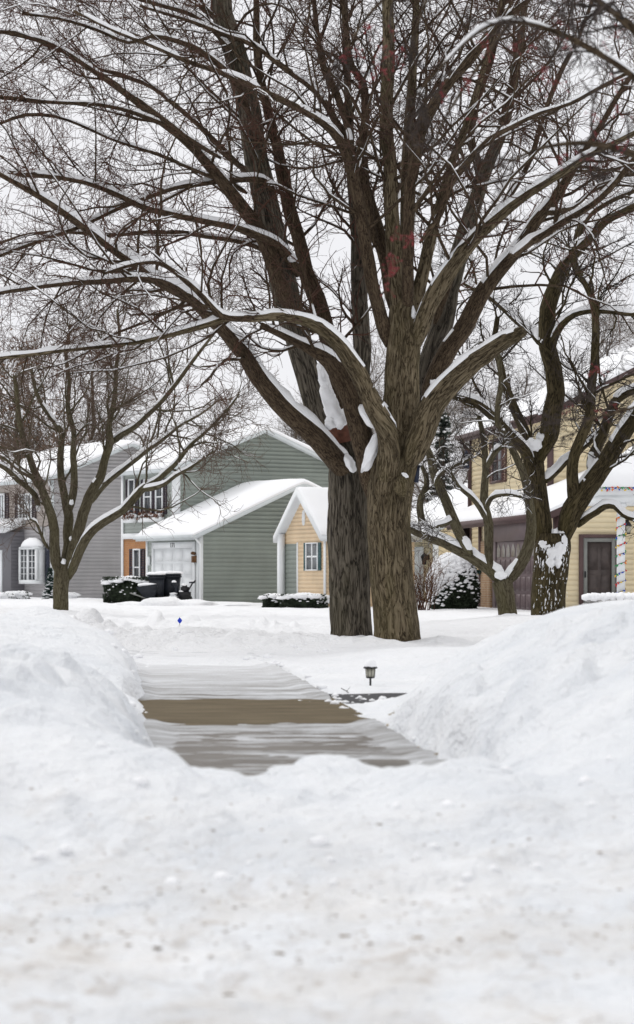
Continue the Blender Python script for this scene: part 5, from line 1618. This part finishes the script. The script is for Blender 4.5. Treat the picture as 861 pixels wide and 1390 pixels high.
D = 84.5
hedge('clipped dark hedge with a level snow cap before the orange brick wall', [(X_at(173, D), D, -.1, .84, .45, 1.12)], D, 301, 6500)
D = 75
hedge('low spreading dark hedge with a wavy snow cap below the little tan house', [(X_at(412, D), D, -.05, .74, .5, .50), (X_at(373, D + 1), D + 1, -.05, .38, .4, .48), (X_at(432, D + .2), D + .2, -.08, .3, .4, .36)], D, 302, 7000)
D = 98
hedge('round low bush thickly frosted with snow at the far left, under the bow window', [(X_at(22, D), D, -.05, .55, .5, .42), (X_at(6, D - .5), D - .5, -.05, .4, .4, .36)], D, 303, 3500, .06, snowtop=.06, name='bush', cat='bush', front_snow=.9)
hedge('tiny snow-dusted bush right behind the trunk of the tree on the left lawn', [(X_at(97, 99), 99, -.05, .25, .25, .36)], 99, 304, 900, .05, name='bush', cat='bush', front_snow=.8)
conifer(X_at(68, 97), 97, -.05, 1.5, .42, 'small cone-shaped evergreen with snowy tips by the corner of the grey house', 305, M['ever2'], 5200, .06, 'conifer_shrub', .8)
conifer(X_at(680, 140), 140, -.1, 12, 3.2, 'distant dark conifer behind the yellow house roof', 306, M['pine'], 4200, .2, snow=.6)

# big egg-shaped evergreen half plastered with snow
D = 70.5
g = np.random.default_rng(310)
eg = thing('evergreen_shrub', 'egg-shaped dark evergreen shrub plastered with snow, beside the dark porch post', 'shrub', (X_at(616, D), D, 0))
cx, cy = X_at(616, D), D
hE, rE = 1.74, .80
k = 15000
zz = g.uniform(0, 1, k); th = g.uniform(0, 2 * np.pi, k)
prof = lambda z: rE * np.sqrt(np.clip(1 - ((z - .33) / .69) ** 2, 0, 1)) * np.where(z < .33, .93 + .2 * z, 1)
rr = prof(zz) * (g.uniform(.80, 1.03, k) + .16 * (fbm(np.cos(th) * 3, np.sin(th) * 3, zz * 5, 3, 3) - .5))
pts = np.stack([cx + rr * np.cos(th), cy + rr * np.sin(th), zz * hE], -1)
lm = leaf_mesh(pts, .055, g)
q = MB(); q.lathe([(float(prof(np.array(z))) * .84, z * hE) for z in np.linspace(0.0, .98, 16)], (cx, cy, 0), 18)
lm.add(q.v[0], q.f[0]); lm.build('foliage', M['ever'], eg)
sn = MB()
for i in range(1900):
    z = g.uniform(.05, 1) ** .8; t = g.uniform(-math.pi, math.pi)
    wx = -math.cos(t)          # weather side = left
    pr = sst(.22, .85, z * .85 + .26 * wx + .14)
    if g.random() > pr + .06: continue
    r_ = float(prof(np.array(z))) * 1.0
    s_ = g.uniform(.03, .065) * (1 + 1.1 * pr ** 3)
    sn.blob((cx + r_ * math.cos(t), cy + r_ * math.sin(t), z * hE), (s_ * 1.15, s_ * 1.15, s_ * .6), i, .45, 1)
sn.build('snow', M['snowcap'], eg, smooth=True)['kind'] = 'stuff'

# leafless brown shrub next to the trunk
D = 69
bs_ = thing('bare_shrub', 'leafless reddish brown shrub between the right maple trunk and the egg-shaped evergreen', 'shrub', (X_at(574, D), D, 0))
n = 34
o = np.stack([X_at(574, D) + g.normal(size=n) * .14, D + g.normal(size=n) * .15, np.zeros(n)], -1)
b1 = grow(o, np.tile([0, 0, 1.0], (n, 1)), np.full(n, .03), g.uniform(.9, 1.75, n), (4, 26), 8, .10, .03, .45, .008, g=g)
b2 = sub_branch(*b1, 3, .5, (20, 50), 5, .15, .05, .25, 1, .6, .0065, g=g)
b3 = sub_branch(*b2, 3, .22, (20, 60), 3, .2, .03, .2, 1, .7, .0055, g=g)
q = MB(); add_tubes(q, *b1, 5); q.build('stems', M['twig_red'], bs_, smooth=True)['kind'] = 'stuff'
q = MB(); add_tubes(q, *b2, 3); add_tubes(q, *b3, 3); q.build('twigs', M['leaf_brown'], bs_)['kind'] = 'stuff'

# ---------------------------------------------------------------- SMALL OBJECTS
# path light
D = 20.7
c = P(503, 931, D); c[2] = GH(c[0], D)
top = CAMH + (785 - 906) / F * D
pl = thing('path_light', 'small black path light with a pale lens, poking from the snow', 'path light', c)
k = D / F
q = MB(); q.tube([(c[0], D, c[2] - .15), (c[0], D, top - 12 * k + .03)], .0095, 8); q.build('stake', M['black_metal'], pl, smooth=True)
z0 = top - 13 * k
q = MB(); q.lathe([(0, z0), (5.4 * k, z0 + .001), (6.6 * k, z0 + 11.5 * k), (0, z0 + 11.5 * k)], (c[0], D, 0), 16); q.build('lens', M['lens'], pl)
q = MB()
for i in range(8):
    t = i * math.pi / 4 + .2; e = np.array([math.cos(t), math.sin(t), 0])
    q.tube([np.array([c[0], D, z0 - .004]) + e * 5.8 * k, np.array([c[0], D, z0 + 12 * k]) + e * 6.9 * k], .0024, 5)
q.lathe([(0, z0 - .012), (4 * k, z0 - .012), (6 * k, z0 - .006), (6 * k, z0 + .002), (0, z0 + .002)], (c[0], D, 0), 16)
q.build('cage', M['black_metal'], pl)
q = MB(); zt = z0 + 11.6 * k
q.lathe([(0, zt), (9.6 * k, zt), (9.6 * k, zt + .010), (8.2 * k, zt + .02), (0, zt + .028)], (c[0], D, 0), 20); q.build('cap', M['black_metal'], pl, smooth=False)
q = MB(); q.lathe([(8.8 * k, zt + .013), (8.0 * k, zt + .035), (6 * k, zt + .065), (3 * k, zt + .083), (0, zt + .088)], (c[0], D, 0), 18)
q.v[0] += (fbm(q.v[0][:, 0] * 60, q.v[0][:, 1] * 60, q.v[0][:, 2] * 60, 2, 3)[:, None] - .5) * .014
q.build('snow', M['snowcap'], pl, smooth=True)['kind'] = 'stuff'

# twig lying on the snow
D = 19.8
a, b = P(463, 923, D), P(479, 933, D)
a[2] = GH(a[0], D) + .03; b[2] = GH(b[0], D - .4) + .012
q = MB(); q.tube([a, (a + b) / 2 + np.array([0, 0, .012]), b], [.003, .004, .002], 6)
q.tube([(a + b) / 2 + np.array([0, 0, .012]), (a + b) / 2 + np.array([.03, .02, .05])], [.0025, .001], 5)
tag(q.build('fallen_twig', M['twig_dark'], None, origin=a), 'thin dark twig lying on the snow left of the path light', 'twig')

# blue marker flag
D = 37.5
c = P(244, 868, D); c[2] = GH(c[0], D)
mf = thing('marker_flag', 'tiny blue marker flag on a wire standing in the open snow', 'flag', c)
zf = max(CAMH + (785 - 862) / F * D, c[2] + .16)
q = MB(); q.tube([(c[0], D, c[2] - .1), (c[0], D, zf + .06)], .004, 5); q.build('wire', M['black_metal'], mf)
q = MB(); s_ = .05
u = np.linspace(0, 1, 6); v = []
for t in u:
    for zq in (-1, 1):
        v.append((c[0] - .035 + .075 * t, D - .006 - .012 * math.sin(t * 5), zf + zq * .055 * (1 - abs(t - .5) * 1.7)))
q.add(v, [[2 * i, 2 * i + 2, 2 * i + 3, 2 * i + 1] for i in range(5)]); q.build('flag', M['blue'], mf)

# bird feeder hanging from the crabapple
D = 42.6
c = P(633, 636, D)
bf_ = thing('bird_feeder', 'dark lantern-shaped bird feeder hanging in front of the snowy roof by the brown downspout', 'bird feeder', c)
k = D / F
q = MB(); q.tube([P(633, 610, D), P(634, 596, D), P(640, 580, D)], .004, 5); q.build('hanger', M['black_metal'], bf_)
q = MB(); q.lathe([(0, 14 * k), (1.0 * k, 25 * k), (2.5 * k, 22 * k), (5.4 * k, 18 * k), (5.4 * k, 16.8 * k), (0, 16.8 * k)], c, 12); q.build('roof', M['navy'], bf_)
q = MB(); q.lathe([(0, 4 * k), (4.0 * k, 4 * k), (4.4 * k, 16.7 * k), (0, 16.7 * k)], c, 12); q.build('seed_tube', M['black_metal'], bf_)
q = MB(); q.lathe([(0, 0), (3.6 * k, 0), (4.4 * k, 2 * k), (4.4 * k, 5 * k), (3.9 * k, 5 * k), (3.7 * k, 3 * k), (0, 3 * k)], c, 12); q.build('tray', M['navy'], bf_)
q = MB(); q.blob(c + np.array([0, -.05, 5.4 * k]), (2.0 * k, .03, 1.2 * k), 2, .3, 2); q.build('snow', M['snowcap'], bf_, smooth=True)['kind'] = 'stuff'

# nesting box on the right side of the front maple
D = 33.0
c = P(566, 655, D)
nb_ = thing('nesting_box', 'dark navy box fixed to the right side of the front maple trunk', 'box', c)
q = MB(); x0, x1, z0, z1 = X_at(561, D), X_at(570, D), c[2], CAMH + (785 - 633) / F * D
q.hexa([(x0, D - .09, z0), (x1 - .02, D - .09, z0), (x1 - .02, D + .09, z0), (x0, D + .09, z0), (x0, D - .1, z1), (x1, D - .1, z1), (x1, D + .1, z1), (x0, D + .1, z1)])
q.build('box', M['navy'], nb_)
q = MB(); q.hexa([(x0 - .01, D - .13, z1 + .003), (x1 + .02, D - .13, z1 - .012), (x1 + .02, D + .12, z1 - .012), (x0 - .01, D + .12, z1 + .003), (x0 - .01, D - .13, z1 + .02), (x1 + .02, D - .13, z1 + .008), (x1 + .02, D + .12, z1 + .008), (x0 - .01, D + .12, z1 + .02)])
q.build('lid', M['black_plastic'], nb_)

# bins, barrow, snow blower before the green garage
def bin_(px, D, label, w=.56, h=1.02):
    x = X_at(px, D); t = thing('wheelie_bin', label, 'bin', (x, D, 0), 0, 'wheeled bins by the green garage')
    q = MB(); a, b = w / 2 * .82, w / 2
    q.hexa([(x - a, D - a, .05), (x + a, D - a, .05), (x + a, D + a, .05), (x - a, D + a, .05), (x - b, D - b, h), (x + b, D - b, h), (x + b, D + b, h), (x - b, D + b, h)])
    q.box(x - b - .03, x + b + .03, D - b - .03, D + b + .03, h - .09, h - .02)
    q.build('body', M['black_plastic'], t)
    q = MB(); q.box(x - b - .04, x + b + .04, D - b - .05, D + b + .06, h + .002, h + .05); q.tube([(x - b, D + b + .1, h - .02), (x + b, D + b + .1, h - .02)], .02, 6); q.build('lid', M['black_plastic'], t)
    for sx in (-1, 1):
        q = MB(); q.lathe([(0, -.03), (.13, -.03), (.13, .03), (0, .03)], (0, 0, 0), 12)
        v = q.v[0]; q.v[0] = np.stack([v[:, 2] + x + sx * (a + .04), v[:, 0] + D + a, v[:, 1] + .14], -1); q.build('wheel', M['rubber'], t)
    q = MB()
    for i in range(10):
        q.blob((x + rng.uniform(-b, b) * .85, D + rng.uniform(-b, b) * .85, h + .07), (.2, .2, .07 + .03 * rng.random()), i, .3, 2)
    q.build('snow', M['snowcap'], t, smooth=True)['kind'] = 'stuff'
    return t
bin_(213, 83.6, 'dark wheeled bin with a round snow cap, nearest the wheelbarrow', .56, 1.08)
bin_(230, 84.2, 'wider dark wheeled bin with a broad flat snow cap beside the snow blower', .82, 1.12)

D = 83.2
x = X_at(200, D)
wbr = thing('wheelbarrow', 'dark wheelbarrow half filled with snow, left of the wheeled bins', 'wheelbarrow', (x, D, 0))
q = MB(); q.hexa([(x - .12, D - .2, .3), (x + .25, D - .2, .2), (x + .25, D + .2, .2), (x - .12, D + .2, .3), (x - .40, D - .33, .68), (x + .42, D - .33, .80), (x + .42, D + .33, .80), (x - .40, D + .33, .68)])
q.build('tub', M['black_plastic'], wbr)
q = MB(); q.blob((x, D, .75), (.36, .3, .09), 3, .2, 2); q.build('snow', M['snowcap'], wbr, smooth=True)['kind'] = 'stuff'
for s_ in (-.18, .18):
    q = MB(); q.tube([(x - .15, D + s_, .34), (x - .18, D + s_, -.02)], .02, 6); q.build('leg', M['black_metal'], wbr)
    q = MB(); q.tube([(x - .62, D + s_ * 1.4, .46), (x - .2, D + s_ * 1.2, .32), (x + .3, D + s_ * .5, .16)], .018, 6); q.build('handle', M['storm_frame'], wbr)
q = MB(); q.lathe([(0, -.04), (.17, -.04), (.19, 0), (.17, .04), (0, .04)], (0, 0, 0), 16); v = q.v[0]; q.v[0] = np.stack([v[:, 0] + x + .42, v[:, 2] + D, v[:, 1] + .17], -1); q.build('wheel', M['rubber'], wbr)

D = 83.3
x = X_at(250, D)
sb = thing('snow_blower', 'black snow blower dusted with snow, right of the bins and before the garage door', 'snow blower', (x, D, 0))
q = MB()
arc = [(x - .40 + .17 * math.cos(t), .22 + .2 * math.sin(t)) for t in np.linspace(.5, 2 * math.pi - .5, 14)]
m = len(arc)
q.add([(a, y_, z) for y_ in (D - .3, D + .3) for a, z in arc], [[i, i + 1, m + i + 1, m + i] for i in range(m - 1)]); q.f.append(np.arange(m)[None]); q.f.append((np.arange(m) + m)[None])
q.build('auger_housing', M['white'], sb)
q = MB(); q.tube([(x - .28, D, .4), (x - .28, D, .62), (x - .33, D - .05, .78), (x - .43, D - .1, .82)], [.09, .08, .09, .10], 10); q.build('chute', M['black_plastic'], sb)
q = MB(); q.box(x - .18, x + .25, D - .22, D + .22, .25, .5); q.box(x - .12, x + .18, D - .17, D + .15, .5, .68); q.lathe([(0, .68), (.1, .68), (.09, .75), (0, .76)], (x + .02, D, 0), 12); q.build('engine', M['black_metal'], sb)
for s_ in (-.27, .27):
    q = MB(); q.lathe([(0, -.06), (.18, -.06), (.21, -.03), (.21, .03), (.18, .06), (0, .06)], (0, 0, 0), 18); v = q.v[0]; q.v[0] = np.stack([v[:, 0] + x + .1, v[:, 2] + D + s_, v[:, 1] + .2], -1); q.build('wheel', M['rubber'], sb)
    q = MB(); q.tube([(x + .1, D + s_ * .7, .45), (x + .30, D + s_ * .8, .8), (x + .42, D + s_ * .85, .92)], .018, 6); q.build('handle', M['black_metal'], sb)
q = MB(); q.box(x + .2, x + .4, D - .24, D + .24, .82, .87); q.build('control_panel', M['black_plastic'], sb)
q = MB(); q.blob((x, D - .05, .76), (.12, .14, .05), 1, .4, 2); q.blob((x - .1, D - .16, .52), (.08, .08, .04), 2, .4, 2); q.blob((x - .38, D - .1, .43), (.14, .2, .05), 3, .4, 2); q.blob((x + .3, D, .89), (.1, .2, .03), 4, .4, 2); q.blob((x - .36, D - .08, .88), (.09, .1, .05), 5, .4, 2)
q.build('snow', M['snowcap'], sb, smooth=True)['kind'] = 'stuff'

# shovelled heap before the bins
# (part of the ground's relief: one more low drift object of loose snow)
q = MB()
for (px, D, rx, h) in ((222, 81.5, 1.0, .34), (262, 81.8, .9, .22), (180, 82.0, 1.0, .16), (300, 82.5, 1.6, .15), (345, 80.5, 1.4, .12)):
    q.blob((X_at(px, D), D, -.05), (rx, .9, h + .05), px, .3, 3)
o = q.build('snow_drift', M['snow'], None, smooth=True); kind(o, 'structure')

# ---------------------------------------------------------------- SKY, LIGHT, CAMERA
w = bpy.data.worlds.new('World'); sc.world = w; w.use_nodes = True
nt = w.node_tree; bg = nt.nodes['Background']
sky = nt.nodes.new('ShaderNodeTexSky'); sky.sky_type = 'NISHITA'; sky.sun_disc = False
SUN_EL, SUN_AZ = R(48), R(-48)
sky.sun_elevation = SUN_EL; sky.sun_rotation = SUN_AZ
tc = nt.nodes.new('ShaderNodeTexCoord')
hs = nt.nodes.new('ShaderNodeHueSaturation'); hs.inputs['Saturation'].default_value = .12
nt.links.new(sky.outputs[0], hs.inputs['Color'])
# closed cloud deck: soft grey-white, brighter overhead
sepz = nt.nodes.new('ShaderNodeSeparateXYZ'); nt.links.new(tc.outputs['Generated'], sepz.inputs[0])
cl_ = noise(nt, mapping(nt, tc.outputs['Generated'], (1, 1, 2.5)), 2.2, 5, .55)
zen = ramp(nt, sepz.outputs[2], [(0.0, (.80, .80, .83)), (.30, (.83, .83, .855)), (1.0, (1.08, 1.08, 1.08))])
cloud = mix(nt, ramp(nt, cl_, [(.35, (.0,) * 3), (.7, (.22,) * 3)]), zen, (.72, .73, .78))
sc_ = nt.nodes.new('ShaderNodeVectorMath'); sc_.operation = 'SCALE'; sc_.inputs['Scale'].default_value = 9.6
nt.links.new(cloud, sc_.inputs[0])
nt.links.new(mix(nt, .94, hs.outputs[0], sc_.outputs[0]), bg.inputs['Color'])
bg.inputs['Strength'].default_value = .10

sl_ = bpy.data.lights.new('sun', 'SUN'); sl_.energy = .7; sl_.angle = R(20); sl_.color = (1, .97, .93)
so_ = bpy.data.objects.new('sun', sl_); COL.objects.link(so_)
az = SUN_AZ
dirv = Vector((math.sin(az) * math.cos(SUN_EL), math.cos(az) * math.cos(SUN_EL), math.sin(SUN_EL)))
so_.rotation_euler = dirv.to_track_quat('Z', 'Y').to_euler()
so_.location = (0, 0, 60)

cam = bpy.data.cameras.new('camera'); co = bpy.data.objects.new('camera', cam); COL.objects.link(co)
co.location = (0, 0, CAMH); co.rotation_euler = (math.pi / 2, 0, 0)
cam.sensor_fit = 'VERTICAL'; cam.sensor_height = 36 * 1390 / 1300; cam.lens = 85
cam.shift_y = 90 / 1390
cam.clip_end = 3000; cam.clip_start = .05
cam.dof.use_dof = True; cam.dof.focus_distance = 42; cam.dof.aperture_fstop = 3.8
sc.camera = co
vs = sc.view_settings
sc.display_settings.display_device = 'sRGB'
vs.view_transform = 'Standard'; vs.look = 'None'; vs.exposure = .22; vs.gamma = 1; vs.use_curve_mapping = False
sc.cycles.use_denoising = True
sc.cycles.max_bounces = 5; sc.cycles.diffuse_bounces = 3; sc.cycles.glossy_bounces = 2
for o in bpy.data.objects:
    if '_world' in o:
        del o['_world']
